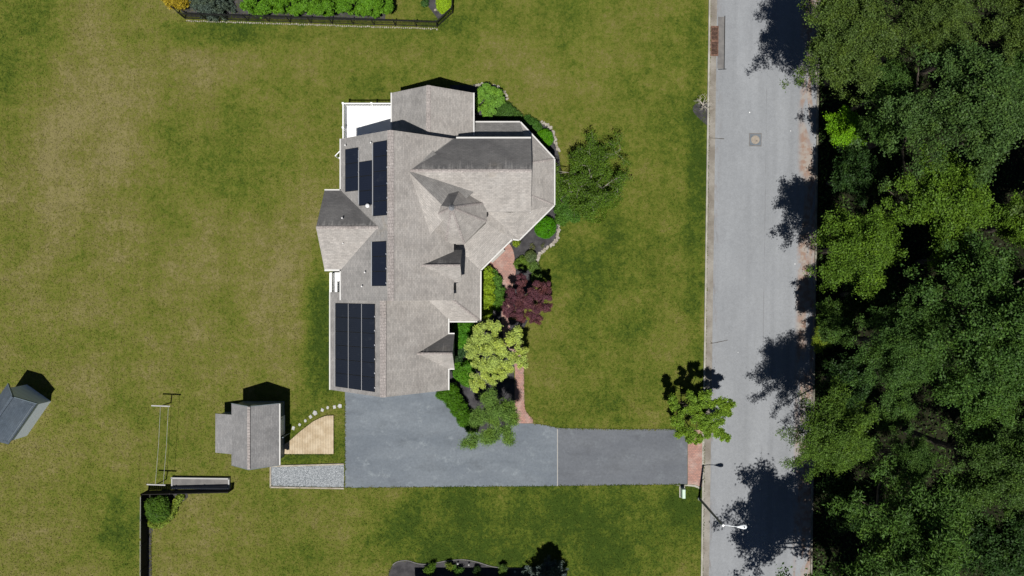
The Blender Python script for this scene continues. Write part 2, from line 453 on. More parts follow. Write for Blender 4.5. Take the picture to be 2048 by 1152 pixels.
M = dict(
    lawn=lawn_mat(), road=road_mat(),
    drive=drive_mat("driveway_asphalt", (0.092, 0.110, 0.132), (0.126, 0.146, 0.168), 0.75),
    drive2=drive_mat("driveway_asphalt_newer", (0.080, 0.089, 0.104), (0.100, 0.110, 0.125), 0.30),
    brick=brick_mat("brick_paving"),
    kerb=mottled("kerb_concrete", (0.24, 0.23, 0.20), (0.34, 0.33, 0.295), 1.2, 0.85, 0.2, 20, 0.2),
    kerb_dim=mottled("darker_kerb", (0.12, 0.115, 0.09), (0.22, 0.21, 0.18), 0.9, 0.9, 0.2, 20, 0.3),  # east kerb: the same concrete in a darker tone
    gutter_pan=mottled("gutter_concrete", (0.150, 0.135, 0.115), (0.235, 0.222, 0.200), 0.7, 0.9, 0.2, 9, 0.3),
    mulch=mottled("dark_mulch", (0.034, 0.033, 0.036), (0.062, 0.060, 0.064), 1.5, 0.95, 0.1, 30, 0.5, 0.6),
    litter=mottled("leaf_litter", (0.009, 0.010, 0.005), (0.017, 0.018, 0.009), 0.8, 0.95, 0.1, 12, 0.5, 0.6),
    stone=mottled("pale_edging_stone", (0.21, 0.185, 0.155), (0.33, 0.31, 0.275), 3.0, 0.85, 0.2, 14, 0.25),
    flag=mottled("flagstone", (0.26, 0.26, 0.255), (0.40, 0.40, 0.40), 2.5, 0.85, 0.2, 18, 0.2),
    gravel=mottled("grey_gravel", (0.25, 0.275, 0.295), (0.50, 0.525, 0.545), 7.0, 0.85, 0.3, 30, 0.35),
    gravel_bed=mottled("gravel_fines", (0.18, 0.195, 0.21), (0.27, 0.285, 0.30), 6.0, 0.9, 0.2, 30, 0.3),
    timber=mottled("weathered_timber", (0.23, 0.20, 0.155), (0.34, 0.31, 0.26), 2.0, 0.85, 0.2, 10, 0.25),
    plank=mottled("cedar_plank", (0.34, 0.265, 0.17), (0.46, 0.385, 0.275), 1.3, 0.8, 0.25, 9, 0.18),
    bark=mottled("bark", (0.055, 0.045, 0.035), (0.10, 0.085, 0.070), 3.0, 0.95, 0.1, 12, 0.4, 0.5),
    bark_pale=mottled("pale_bark", (0.16, 0.15, 0.12), (0.25, 0.235, 0.20), 3.0, 0.95, 0.1, 12, 0.3),
    dead=mottled("bleached_twig", (0.30, 0.28, 0.24), (0.42, 0.39, 0.34), 3.0, 0.9, 0.1, 12, 0.25),
    white=flat("white_paint", (0.78, 0.79, 0.80), 0.5, 0.4, 0, 0.05),
    trim=flat("gutter_enamel", (0.52, 0.52, 0.51), 0.5, 0.4, 0, 0.12, 3.0),
    siding=siding_mat("pale_siding", (0.62, 0.60, 0.55)),
    shed_wall=siding_mat("blue_grey_siding", (0.135, 0.175, 0.20)),
    shed2_wall=groove_mat("pale_blue_cladding", (0.70, 0.77, 0.84), 0.16),
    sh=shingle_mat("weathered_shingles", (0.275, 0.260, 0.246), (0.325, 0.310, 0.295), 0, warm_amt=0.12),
    sh_w=shingle_mat("darker_shingles_west", (0.215, 0.210, 0.206), (0.265, 0.258, 0.252), 0, warm_amt=0.45),  # the same shingles in a darker tone, for the west slopes
    sh_d=shingle_mat("shaded_shingles", (0.17, 0.166, 0.162), (0.21, 0.205, 0.20)),  # darker copy of the roof shingles: shade of north-facing slopes put into the colour
    sh_n=shingle_mat("algae_stained_shingles", (0.27, 0.262, 0.255), (0.32, 0.312, 0.305), 0.74, warm_amt=0.10),
    sh_shed=shingle_mat("grey_shed_shingles", (0.185, 0.186, 0.190), (0.225, 0.224, 0.226)),
    sh_shed2=shingle_mat("slate_blue_shingles", (0.058, 0.076, 0.098), (0.078, 0.098, 0.122)),
    cap=shingle_mat("ridge_cap_shingles", (0.275, 0.250, 0.240), (0.33, 0.305, 0.295), 0, gap=0.5),
    solar=glass_panel_mat(),
    solar_frame=flat("black_anodised_frame", (0.012, 0.013, 0.016), 0.4, 0.5),
    alu=flat("aluminium", (0.24, 0.25, 0.27), 0.5, 0.4, 0.2),
    glass=flat("window_glass", (0.03, 0.04, 0.05), 0.08, 0.6),
    black=flat("black_metal", (0.014, 0.014, 0.016), 0.45, 0.4),
    charcoal=flat("charcoal_fence", (0.018, 0.016, 0.016), 0.8, 0.2),
    pale_cap=flat("pale_fence_cap", (0.34, 0.34, 0.34), 0.7, 0.3),
    pvc=flat("vent_pipe", (0.62, 0.62, 0.62), 0.5, 0.4),
    pole=flat("galvanised_pole", (0.15, 0.165, 0.160), 0.5, 0.4, 0.4),
    lamp_white=flat("lamp_housing", (0.62, 0.66, 0.70), 0.4, 0.4),
    rust=mottled("rusty_iron", (0.085, 0.045, 0.032), (0.165, 0.095, 0.068), 5.0, 0.85, 0.3, 20, 0.35),
    patch=mottled("asphalt_patch", (0.115, 0.112, 0.112), (0.155, 0.150, 0.146), 1.5, 0.9, 0.2, 18, 0.25),
    manhole=mottled("iron_cover", (0.21, 0.185, 0.155), (0.27, 0.235, 0.195), 4.0, 0.8, 0.3, 20, 0.25),
    dark=flat("dark_recess", (0.01, 0.01, 0.01), 0.9, 0.1),
    pedestal=flat("pale_green_plastic", (0.42, 0.55, 0.44), 0.5, 0.4, 0, 0.05),
    grout=flat("concrete", (0.33, 0.32, 0.30), 0.9, 0.2),
    leaf=leaf_mat("leaf"), leaf_soft=leaf_mat("leaf_soft", 0.42, 0.25, 0.12),
    door=flat("door_paint", (0.30, 0.30, 0.31), 0.5, 0.4),
)

# ------------------------------------------------------------------ foliage
def leaf_mesh(name, pos, nrm, size, ratio, rng, mat):
    n = len(pos)
    nrm = nrm / np.linalg.norm(nrm, axis=1, keepdims=True)
    a = rng.normal(size=(n, 3))
    t = a - nrm * np.sum(a * nrm, 1, keepdims=True)
    t /= np.linalg.norm(t, axis=1, keepdims=True)
    b = np.cross(nrm, t)
    l = (size * rng.uniform(0.65, 1.3, n))[:, None]
    w = l * ratio
    fold = nrm * l * 0.10
    v = np.empty((n, 4, 3), np.float32)
    v[:, 0] = pos - t * l * 0.5
    v[:, 1] = pos + b * w * 0.5 + fold
    v[:, 2] = pos + t * l * 0.5 - fold
    v[:, 3] = pos - b * w * 0.5 + fold
    me = bpy.data.meshes.new(name)
    me.vertices.add(4 * n); me.vertices.foreach_set("co", v.ravel())
    me.loops.add(4 * n); me.loops.foreach_set("vertex_index", np.arange(4 * n, dtype=np.int32))
    me.polygons.add(n); me.polygons.foreach_set("loop_start", np.arange(0, 4 * n, 4, dtype=np.int32))
    me.update(calc_edges=True)
    me.materials.append(mat)
    return me

def lobe_leaves(lobes, clusters_per_m2, leaves_per, clu_r, rng, zmin=-0.35, up=0.7, jit=0.75, inner=0.72):
    """lobes: (x,y,z,rx,ry,rz). Leaves sit in twig clusters spread over each lobe's outer shell."""
    P_, N_ = [], []
    for (x, y, z, rx, ry, rz) in lobes:
        area = 4 * math.pi * ((rx * ry + ry * rz + rx * rz) / 3)
        nc = max(3, int(area * clusters_per_m2))
        d = rng.normal(size=(nc * 2, 3)); d /= np.linalg.norm(d, axis=1, keepdims=True)
        d = d[d[:, 2] > zmin][:nc]
        rad = rng.uniform(inner, 1.06, (len(d), 1))
        c = np.array([x, y, z]) + d * rad * np.array([rx, ry, rz])
        k = leaves_per
        pos = np.repeat(c, k, 0) + rng.normal(size=(len(c) * k, 3)) * clu_r * np.array([1, 1, 0.55])
        # each cluster tilts its own way, so neighbouring sprays catch the sun differently
        tilt = np.repeat(rng.normal(size=(len(c), 3)) * 0.45, k, 0)
        nn = np.repeat(d, k, 0) * 0.55 + np.array([0, 0, up]) + tilt + rng.normal(size=pos.shape) * jit * 0.5
        P_.append(pos); N_.append(nn)
    return np.concatenate(P_), np.concatenate(N_)

def unit_crown(seed, tiers, lr, cpm, lper, clu, leaf, ratio=0.6, dome=0.75, inner=0.5, jit=0.9):
    """crown of about unit radius, scaled per tree: limbs in tiers, each a chain of leafy sprays that thins outward"""
    rng = np.random.default_rng(seed)
    lobes = []
    for (nb, reach, z0, drop) in tiers:
        a0 = rng.uniform(0, 6.28)
        for b in range(nb):
            th = a0 + 6.283 * b / nb + rng.uniform(-.5, .5) * 6.283 / nb
            if reach > .5 and rng.random() < .12: continue
            rc_ = reach * (rng.uniform(0.55, 0.95) if rng.random() < .4 else rng.uniform(.9, 1.1)); zb = z0 + rng.uniform(-.2, .2)
            bend = rng.uniform(-.5, .5)
            n = 3 if reach < .5 else 5
            for k in range(n):
                t = 0.25 + 0.75 * k / (n - 1)
                r = rc_ * t; a = th + bend * t * t + rng.uniform(-.08, .08)
                q = lr * (1.20 - 0.68 * t) * rng.uniform(0.75, 1.2)
                lobes.append((r * math.cos(a), r * math.sin(a), zb + dome * (math.sqrt(max(0, 1 - (r * .92) ** 2)) - 1) * drop + rng.uniform(-.05, .05), q, q, q * 0.62))
                if k in (1, 2, 3) and reach > .5:      # side spray
                    s_ = rng.choice((-1, 1)) * rng.uniform(.7, 1.1); q2 = q * rng.uniform(.55, .8)
                    lobes.append((r * math.cos(a) + math.cos(a + s_) * q * 1.15, r * math.sin(a) + math.sin(a + s_) * q * 1.15, lobes[-1][2] - rng.uniform(-.03, .10), q2, q2, q2 * .6))
    pos, nrm = lobe_leaves(lobes, cpm, lper, clu, rng, inner=inner, jit=jit * 1.35, up=.5)
    return leaf_mesh("crown", pos, nrm, leaf, ratio, rng, M["leaf"]), lobes

CR = {}
for k in range(3):
    CR["L%d" % k] = unit_crown(11 + k, [(4, .32, .78, 1), (9, .66, .62, 1), (14, 1.02, .42, 1), (9, .85, .02, .6)], 0.145, 120, 24, 0.036, 0.030)
for k in range(3):
    CR["M%d" % k] = unit_crown(31 + k, [(3, .30, .78, 1), (8, .68, .58, 1), (12, 1.02, .36, 1), (7, .8, .0, .6)], 0.160, 110, 20, 0.046, 0.041)
for k in range(2):
    CR["S%d" % k] = unit_crown(51 + k, [(3, .35, .7, 1), (6, .7, .5, 1), (9, 1.0, .25, 1)], 0.23, 56, 18, 0.065, 0.070)
for k in range(2):
    CR["F%d" % k] = unit_crown(71 + k, [(4, .32, .85, 1.2), (9, .66, .62, 1.2), (13, 1.05, .35, 1.1), (9, .9, .0, .6)], 0.150, 95, 22, 0.046, 0.054, 0.28, .85, .35, 1.2)

def trunk_mesh(h, r, lobes, scale, zc, seed, mat, sub=8, dx=0.0):
    rnd = random.Random(seed); m = MB()
    lean = (rnd.uniform(-0.3, 0.3), rnd.uniform(-0.3, 0.3))
    pts = [(0, 0, -0.1), (lean[0] * 0.3, lean[1] * 0.3, h * 0.35), (lean[0] + dx * .25, lean[1], h * 0.7), (lean[0] * 0.8 + dx * .5, lean[1] * 0.8, h)]
    m.tube(pts, [r * 1.25, r * 0.9, r * 0.65, r * 0.3], 7)
    for q in rnd.sample(lobes, min(sub, len(lobes))):
        e = Vector((q[0] * scale[0], q[1] * scale[1], zc + q[2] * scale[2]))
        s0 = Vector((lean[0] + dx * .15, lean[1], h * rnd.uniform(0.45, 0.75)))
        mid = s0.lerp(e, 0.5) + Vector((rnd.uniform(-.2, .2), rnd.uniform(-.2, .2), -0.25))
        m.tube([s0, mid, e], [r * 0.4, r * 0.25, r * 0.06], 5)
    return m.mesh("trunk", mat)

def tree(name, label, px, py, rpx, zc, crown, color, sx=1.0, sy=1.0, sz=0.9, seed=0, group=None, cat="tree", bark="bark", rz=None):
    rnd = random.Random(seed * 7 + 3)
    c = P(px, py, zc)
    r = rpx * (1 - zc / H) / S
    edge = road_pt(hw + 0.8 + rnd.uniform(0, .8), c.y).x
    bx = max(c.x, edge) if zc > 3 else c.x            # roadside trees root behind the kerb and lean out over the street
    root = empty(name, (bx, c.y, 0), label, cat, group)
    me, lobes = CR[crown]
    a = rnd.uniform(0, 6.28) if rz is None else rz
    dx = c.x - bx
    cr = put(me, "crown", root, (dx, 0, zc), a, (r * sx, r * sy, r * sz))
    cr.color = (*color, 1)
    ca, sa = math.cos(a), math.sin(a)
    lb = [(dx / r + (q[0] * sx * ca - q[1] * sy * sa), (q[0] * sx * sa + q[1] * sy * ca), q[2]) for q in lobes]
    put(trunk_mesh(zc + 0.3 * r, 0.05 * r + 0.05, lb, (r, r, r * sz), zc, seed, M[bark], 10, dx), "trunk", root)
    return root

def shrub(name, label, lobes_px, color, cpm, lper, clu, leaf, ratio=0.6, seed=1, group=None, cat="shrub", up=0.7, core=None, mat="leaf_soft", inner=0.72, jit=0.75, split=0, lift=0.0):
    """lobes_px: (px, py, rpx, z_centre, z_radius[, ry_px]) measured in the photo"""
    rng = np.random.default_rng(seed)
    base = P(lobes_px[0][0], lobes_px[0][1], lobes_px[0][3]); base.z = 0
    L = []
    if lift: lobes_px = [(q[0], q[1], q[2], q[3] + lift, *q[4:]) for q in lobes_px]
    for q in lobes_px:
        c = P(q[0], q[1], q[3]); k = (1 - q[3] / H) / S
        L.append((c.x - base.x, c.y - base.y, c.z, q[2] * k, (q[5] if len(q) > 5 else q[2]) * k, q[4]))
    if split:
        L2 = []
        for (x, y, z, rx, ry, rz_) in L:
            for i in range(split):
                th = rng.uniform(0, 6.28); rr = math.sqrt(rng.random()) * .85
                k = rng.uniform(.17, .33) if split > 8 else rng.uniform(.24, .44)
                L2.append((x + rr * rx * math.cos(th), y + rr * ry * math.sin(th), z + rz_ * (.9 * math.sqrt(1 - rr * rr) - .35) + rng.uniform(-.12, .12), rx * k, ry * k, rz_ * k * 1.1))
        Lf = L2
    else: Lf = L
    root = empty(name, base, label, cat, group)
    pos, nrm = lobe_leaves(Lf, cpm, lper, clu, rng, up=up, inner=inner, jit=jit)
    pos[:, 2] = np.maximum(pos[:, 2], 0.03)
    f = put(leaf_mesh("foliage", pos, nrm, leaf, ratio, rng, M[mat]), "foliage", root)
    f.color = (*color, 1)
    m = MB()
    rnd = random.Random(seed)
    for q in L:
        if max(w[2] for w in L) < .25: break       # creeping plants have no stem to show
        for i in range(2):
            e = Vector((q[0] + rnd.uniform(-.5, .5) * q[3], q[1] + rnd.uniform(-.5, .5) * q[4], q[2] + 0.3 * q[5]))
            s = Vector((q[0] * 0.6 + rnd.uniform(-.1, .1), q[1] * 0.6 + rnd.uniform(-.1, .1), -0.05))
            m.tube([s, s.lerp(e, 0.6) + Vector((0, 0, 0.1)), e], [0.035, 0.025, 0.01], 5)
    if m.v: m.build("stem", M["bark"], root)
    return root

def branch_tree(name, label, base, h, spread, seed, color, leaf, nleaf, mat, levels=4, cat="tree", leaf_r=0.10, ratio=0.55, kids=(5, 4, 4, 3), up0=0.5, r0=0.10, spread_clu=0.16, group=None):
    """open branching tree: limbs and twigs drawn as tapered tubes, leaves along the twigs"""
    rnd = random.Random(seed); rng = np.random.default_rng(seed)
    root = empty(name, base, label, cat, group)
    m = MB(); tips = []
    def grow(p, d, ln, r, lev):
        pts = [p]; q = p.copy(); dd = d.copy()
        for i in range(3):
            dd = (dd + Vector((rnd.uniform(-.28, .28), rnd.uniform(-.28, .28), rnd.uniform(-.16, .12)))).normalized()
            q = q + dd * ln / 3; pts.append(q.copy())
        m.tube(pts, [r, r * .85, r * .7, r * .5], 5 if lev > 1 else 6, cap=False)
        if lev >= levels - 2:
            tips.extend(pts[1:])
        if lev < levels - 1:
            for k in range(kids[lev + 1] if lev + 1 < len(kids) else 3):
                t = rnd.choice(pts[1:])
                a = rnd.uniform(0, 6.28)
                nd = (dd * 0.8 + Vector((math.cos(a), math.sin(a), rnd.uniform(-.25, .35))) * 0.8).normalized()
                grow(t, nd, ln * rnd.uniform(.5, .75), r * .5, lev + 1)
    m.tube([(0, 0, -0.1), (0.03, 0.02, h * 0.2), (0, 0.05, h * 0.36)], [r0 * 1.3, r0, r0 * .9], 7)
    for k in range(kids[0]):
        a = 6.283 * k / kids[0] + rnd.uniform(-.3, .3)
        d = Vector((math.cos(a), math.sin(a), up0 * rnd.uniform(.6, 1.4))).normalized()
        grow(Vector((0, 0.05, h * rnd.uniform(.28, .36))), d, spread * rnd.uniform(.45, .62), r0 * .6, 0)
    m.build("trunk" if nleaf else "branches", mat, root)
    if nleaf:
        T = np.array([tuple(t) for t in tips])
        idx = rng.integers(0, len(T), nleaf // 9)
        c = T[idx]
        pos = np.repeat(c, 9, 0) + rng.normal(size=(len(c) * 9, 3)) * spread_clu
        pos[:, 2] = np.maximum(pos[:, 2], 0.1)
        nrm = rng.normal(size=pos.shape) * 0.5 + np.array([0, 0, 0.8])
        f = put(leaf_mesh("crown", pos, nrm, leaf, ratio, rng, M["leaf"]), "crown", root)
        f.color = (*color, 1)
    return root

def conifer(name, label, base, h, r, seed, color, cat="tree", leaf=0.14, n_whorl=16):
    rng = np.random.default_rng(seed); rnd = random.Random(seed)
    root = empty(name, base, label, cat)
    m = MB(); m.tube([(0, 0, -0.1), (0, 0, h * .5), (0, 0, h)], [0.13, 0.08, 0.02], 6)
    C, D = [], []
    for w in range(n_whorl):
        t = w / (n_whorl - 1)
        z = h * (0.06 + 0.90 * t)
        rr = r * (1 - t) ** 0.75 + 0.08
        nb = int(9 + 15 * (1 - t))
        for b in range(nb):
            a = rnd.uniform(0, 6.28); L = rr * rnd.uniform(.75, 1.1)
            e = Vector((math.cos(a) * L, math.sin(a) * L, z + L * rnd.uniform(-.15, .12)))
            m.tube([(0, 0, z), e], [0.025, 0.006], 4, cap=False)
            for s in np.linspace(0.2, 1, max(4, int(L / 0.11))):
                for side in (-1.4, -.6, 0, .6, 1.4):
                    off = side * 0.16 * (1.1 - s) * L
                    C.append((math.cos(a) * L * s - math.sin(a) * off, math.sin(a) * L * s + math.cos(a) * off, z + (e.z - z) * s))
    C = np.array(C); k = 5
    pos = np.repeat(C, k, 0) + rng.normal(size=(len(C) * k, 3)) * 0.06
    nrm = rng.normal(size=pos.shape) * 0.6 + np.array([0, 0, 0.7])
    f = put(leaf_mesh("crown", pos, nrm, leaf, 0.3, rng, M["leaf_soft"]), "crown", root)
    f.color = (*color, 1)
    m.build("trunk", M["bark"], root)
    return root

def sheet(name, pts, z, mat, kind="structure", thick=None):
    m = MB()
    if thick: m.prism([(p.x, p.y) for p in pts], z - thick, z)
    else: m.poly([(p.x, p.y, z) for p in pts])
    return tag(m.build(name, mat), kind=kind)

def smooth(pts, n=6):
    """Catmull-Rom through open polyline"""
    out = []
    q = [pts[0]] + list(pts) + [pts[-1]]
    for i in range(1, len(q) - 2):
        for k in range(n):
            t = k / n
            o = []
            for j in (0, 1):
                a, b, c, d = q[i - 1][j], q[i][j], q[i + 1][j], q[i + 2][j]
                o.append(0.5 * (2 * b + (c - a) * t + (2 * a - 5 * b + 4 * c - d) * t * t + (3 * b - a - 3 * c + d) * t ** 3))
            out.append(tuple(o))
    out.append(tuple(pts[-1]))
    return out

# ------------------------------------------------------------------ setting: ground, road, paving
m = MB()
m.poly([(-700, -700, 0), (700, -700, 0), (700, 700, 0), (-700, 700, 0)])
tag(m.build("lawn", M["lawn"]), kind="structure")

ROT = 0.0139
def road_x(px, py):            # photo x on the road line
    return px - 0.0139 * py
rl = 1420.5; rr_ = 1636.0
rc = P((rl + rr_) / 2 - 0.0139 * 576, 576)
hw = (rr_ - rl) / 2 / S
ra = math.atan(0.0139)
# image x falls as image y grows: the road runs slightly to the east going north
rot_road = -ra
def road_pt(u, v, z=0):
    c, s = math.cos(rot_road), math.sin(rot_road)
    return Vector((rc.x + u * c - v * s, rc.y + u * s + v * c, z))
m = MB(); m.poly([(-hw, -300, 0), (hw, -300, 0), (hw, 300, 0), (-hw, 300, 0)])
o = m.build("road", M["road"], None, (rc.x, rc.y, 0.004)); o.rotation_euler = (0, 0, rot_road); tag(o, kind="structure")
m = MB(); m.poly([(-hw, -300, 0), (-hw + 0.62, -300, 0), (-hw + 0.62, 300, 0), (-hw, 300, 0)])
o = m.build("gutter_strip", M["gutter_pan"], None, (rc.x, rc.y, 0.008)); o.rotation_euler = (0, 0, rot_road); tag(o, kind="structure")
for side in (-1, 1):
    m = MB()
    k0 = side * (hw + 0.075)
    if side < 0:     # dropped where the driveway meets the street
        m.box((k0, 160.0 - 12.6, 0.045), (0.15, 320.0, 0.15)).box((k0, -15.0, 0.0), (0.20, 4.95, 0.06)).box((k0, -17.5 - 150, 0.045), (0.15, 300.0, 0.15))
    else:
        m.box((k0, 0, 0.045), (0.15, 600.0, 0.15))
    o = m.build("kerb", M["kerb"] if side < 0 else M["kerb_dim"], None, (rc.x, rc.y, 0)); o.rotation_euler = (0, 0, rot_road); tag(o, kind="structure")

# woodland floor east of the street
m = MB(); m.poly([(hw + 0.15, -300, 0), (300, -300, 0), (300, 300, 0), (hw + 0.15, 300, 0)])
o = m.build("woodland_floor", M["litter"], None, (rc.x, rc.y, 0.006)); o.rotation_euler = (0, 0, rot_road); tag(o, kind="structure")

drive_a = [(690, 770), (690, 975.5), (1115, 972), (1115, 856), (1098, 851.5), (1080, 848.5), (1062, 847), (1028, 846.5), (1000, 820), (940, 770)]
drive_b = [(1115, 856), (1115, 972), (1375, 968.5), (1375, 858.5), (1330, 858), (1240, 858.5)]
sheet("driveway", G(drive_a), 0.012, M["drive"])
sheet("driveway", G(drive_b), 0.010, M["drive2"])
m = MB(); a, b = P(1115, 855.5), P(1115, 972)
m.bar((a.x, a.y, 0.010), (b.x, b.y, 0.010), 0.07, 0.012)
tag(m.build("driveway_joint", M["grout"]), kind="structure")
sheet("brick_apron", G([(1375.5, 860), (1375.5, 969), (1388, 969), (1402.5, 973.5), (1407, 973), (1408.2, 860)]), 0.016, M["brick"])
sheet("driveway_edging", G([(1350, 971), (1376, 969), (1390, 970), (1402.5, 975), (1401.5, 979), (1389, 973.5), (1376, 972)]), 0.020, M["kerb"])

# mulch beds
bed1 = smooth([(940, 170), (968, 168), (1000, 182), (1018, 213), (1040, 234), (1068, 242), (1093, 250), (1107, 266), (1113, 292), (1120, 322), (1124, 400), (1120, 448), (1110, 484), (1086, 500), (1074, 526), (1080, 545), (1076, 560)], 4)
bed1 = bed1 + [(1010, 640), (900, 640), (900, 170)]
sheet("mulch_bed", G(bed1), 0.014, M["mulch"])
bed2 = [(890, 640), (1056, 640)] + smooth([(1056, 640), (1030, 700), (1029, 780), (1029, 846)], 4) + smooth([(1029, 846), (990, 868), (945, 862), (915, 838), (890, 800), (880, 780)], 4)
sheet("mulch_bed", G(bed2), 0.016, M["mulch"])
# front walk: a fan at the porch step, then a strip to the driveway
walk1 = [(990, 500), (1016, 484)] + smooth([(1016, 484), (1026, 500), (1030, 525), (1031, 550), (1024, 580), (1018, 640), (1030, 700)], 4) + smooth([(1010, 700), (1003, 640), (1006, 575), (995, 552), (972, 528)], 4)
sheet("brick_path", G(walk1), 0.022, M["brick"])
walk2 = [(1022, 690), (1030, 740), (1029, 846.5), (1066, 846.5)] + smooth([(1066, 846.5), (1065, 838), (1054, 825), (1049, 808), (1048, 740), (1046, 690)], 4)
sheet("brick_path", G(walk2), 0.024, M["brick"])

# gravel pad with timber edging
gp = [(543, 933), (688, 929), (688, 974), (543, 972.5)]
sheet("gravel_base", G(gp), 0.012, M["gravel_bed"])
rng = np.random.default_rng(5)
m = MB()
for i in range(5200):
    a, b = rng.random(2)
    top = 933 + (929 - 933) * a; bot = 972.5 + 1.5 * a
    p = P(543 + 145 * a, top + (bot - top) * b)
    r = rng.uniform(0.03, 0.075); t = rng.uniform(0, 6.28)
    q = [(p.x + r * math.cos(t + k * 2.09) * rng.uniform(.7, 1.2), p.y + r * math.sin(t + k * 2.09) * rng.uniform(.7, 1.2), 0.012) for k in range(3)]
    ap = (p.x + rng.normal() * .01, p.y + rng.normal() * .01, 0.02 + r * rng.uniform(.5, 1))
    for k in range(3): m.poly([q[k], q[(k + 1) % 3], ap])
tag(m.build("gravel", M["gravel"]), kind="stuff")
te = empty("timber_edging", P(615, 975), "weathered pale timber edging round the grey gravel pad", "edging")
for a, b in (((543, 932), (600, 930.5)), ((600, 930.5), (688, 928)), ((541.5, 932), (541.5, 974)), ((541, 974), (600, 975)), ((601, 975), (688, 976.5))):
    p, q = P(*a), P(*b)
    MB().bar((p.x - te.location.x, p.y - te.location.y, 0.05), (q.x - te.location.x, q.y - te.location.y, 0.05), 0.13, 0.10).build("timber", M["timber"], te)

# bottom garden bed of the southern neighbour, top garden beds of the northern one
bed3 = smooth([(776, 1160), (780, 1138), (793, 1124), (815, 1121), (836, 1127), (860, 1128), (890, 1122), (925, 1119), (955, 1124), (985, 1133), (1020, 1136), (1065, 1137), (1100, 1134), (1130, 1142), (1134, 1160)], 4)
sheet("mulch_bed", G(bed3 + [(1134, 1220), (776, 1220)]), 0.014, M["mulch"])
sheet("mulch_bed", G([(828, -30), (858, 15), (876, 38), (900, 26), (904, -30)]), 0.014, M["mulch"])
sheet("mulch_bed", G([(355, -30), (362, 22), (374, 33), (480, 37), (770, 42), (775, -30)]), 0.012, M["mulch"])
sheet("mulch_bed", G(smooth([(1416, 205), (1400, 205), (1388, 211), (1386, 222), (1394, 233), (1406, 244), (1415, 252)], 4)), 0.014, M["mulch"])
sheet("mulch_bed", G(smooth([(286, 985), (375, 988), (355, 1012), (335, 1040), (308, 1056), (303, 1090), (303, 1170), (284, 1170)], 3)), 0.014, M["mulch"])

# ------------------------------------------------------------------ the house
house = empty("house", (0, 0, 0), "large two storey house with grey shingle roofs, round corner turret and black solar panels", "house")
def part(mb, name, mat): return mb.build(name, mat, house)

# ridge / eave measurements, metres (y north)
XW, XR, XE = -14.04, -9.41, -4.78
MY0, MY1, ME, MR = -1.0, 12.25, 6.1, 9.3
def main_z(x): return MR - abs(x - XR) * (MR - ME) / (XR - XW)
# main block
ov = 0.35
m = MB()
prof = [(XW + ov, 0), (XE - ov, 0), (XE - ov, main_z(XE - ov) - 0.2), (XR, MR - 0.2), (XW + ov, main_z(XW + ov) - 0.2)]
def gable_ns(m, prof, y0, y1):
    n = len(prof); b = len(m.v)
    m.v += [(p[0], y0, p[1]) for p in prof] + [(p[0], y1, p[1]) for p in prof]
    m.f.append(tuple(b + i for i in range(n))); m.m.append(0)
    m.f.append(tuple(b + n + i for i in reversed(range(n)))); m.m.append(0)
    for i in range(n):
        j = (i + 1) % n
        m.f.append((b + j, b + i, b + n + i, b + n + j)); m.m.append(0)
def gable_ew(m, prof, x0, x1):
    n = len(prof); b = len(m.v)
    m.v += [(x0, p[0], p[1]) for p in prof] + [(x1, p[0], p[1]) for p in prof]
    m.f.append(tuple(b + i for i in reversed(range(n)))); m.m.append(0)
    m.f.append(tuple(b + n + i for i in range(n))); m.m.append(0)
    for i in range(n):
        j = (i + 1) % n
        m.f.append((b + i, b + j, b + n + j, b + n + i)); m.m.append(0)
gable_ns(m, prof, MY0 + 0.25, MY1 - 0.25); part(m, "wall", M["siding"])
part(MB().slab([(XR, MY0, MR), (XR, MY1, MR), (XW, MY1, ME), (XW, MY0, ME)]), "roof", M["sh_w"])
part(MB().slab([(XR, MY0, MR), (XR, MY1, MR), (XE, MY1, ME), (XE, MY0, ME)]), "roof", M["sh"])

# west bay, ridge east-west
BX, BR, BYN, BYS = -15.39, 8.57, 8.0, 1.52
byr = 4.76
m = MB(); gable_ew(m, [(BYS + .3, 0), (BYN - .3, 0), (BYN - .3, ME + .05), (byr, BR - .2), (BYS + .3, ME + .05)], BX + .25, -13); part(m, "wall", M["siding"])
part(MB().slab([(BX, byr, BR), (-10.0, byr, BR), (-10.0, BYN, ME), (BX, BYN, ME)]), "roof", M["sh_n"])
part(MB().slab([(BX, byr, BR), (-10.0, byr, BR), (-10.0, BYS, ME), (BX, BYS, ME)]), "roof", M["sh"])

# east wing, ridge east-west
WR, WYR, WYN, WYS, WX = 8.35, 9.26, 12.27, 6.25, 1.56
m = MB(); gable_ew(m, [(WYS + .3, 0), (WYN - .3, 0), (WYN - .3, ME + .02), (WYR, WR - .2), (WYS + .3, ME + .02)], -6.0, WX - .25); part(m, "wall", M["siding"])
part(MB().slab([(-9.3, WYR, WR), (WX, WYR, WR), (WX, WYN, ME), (-9.3, WYN, ME)]), "roof", M["sh_n"])
part(MB().slab([(-9.3, WYR, WR), (WX, WYR, WR), (WX, WYS, ME), (-9.3, WYS, ME)]), "roof", M["sh"])

# north extension, ridge north-south
EXW, EXR, EXE, EY1, EE, ER = -10.2, -6.86, -3.32, 16.62, 4.0, 6.2
m = MB(); gable_ns(m, [(EXW + .3, 0), (EXE - .3, 0), (EXE - .3, EE + .05), (EXR, ER - .2), (EXW + .3, EE + .05)], 11.5, EY1 - .3); part(m, "wall", M["siding"])
part(MB().slab([(EXR, 11.8, ER), (EXR, EY1, ER), (EXW, EY1, EE), (EXW, 11.8, EE)]), "roof", M["sh_w"])
part(MB().slab([(EXR, 11.8, ER), (EXR, EY1, ER), (EXE, EY1, EE), (EXE, 11.8, EE)]), "roof", M["sh"])

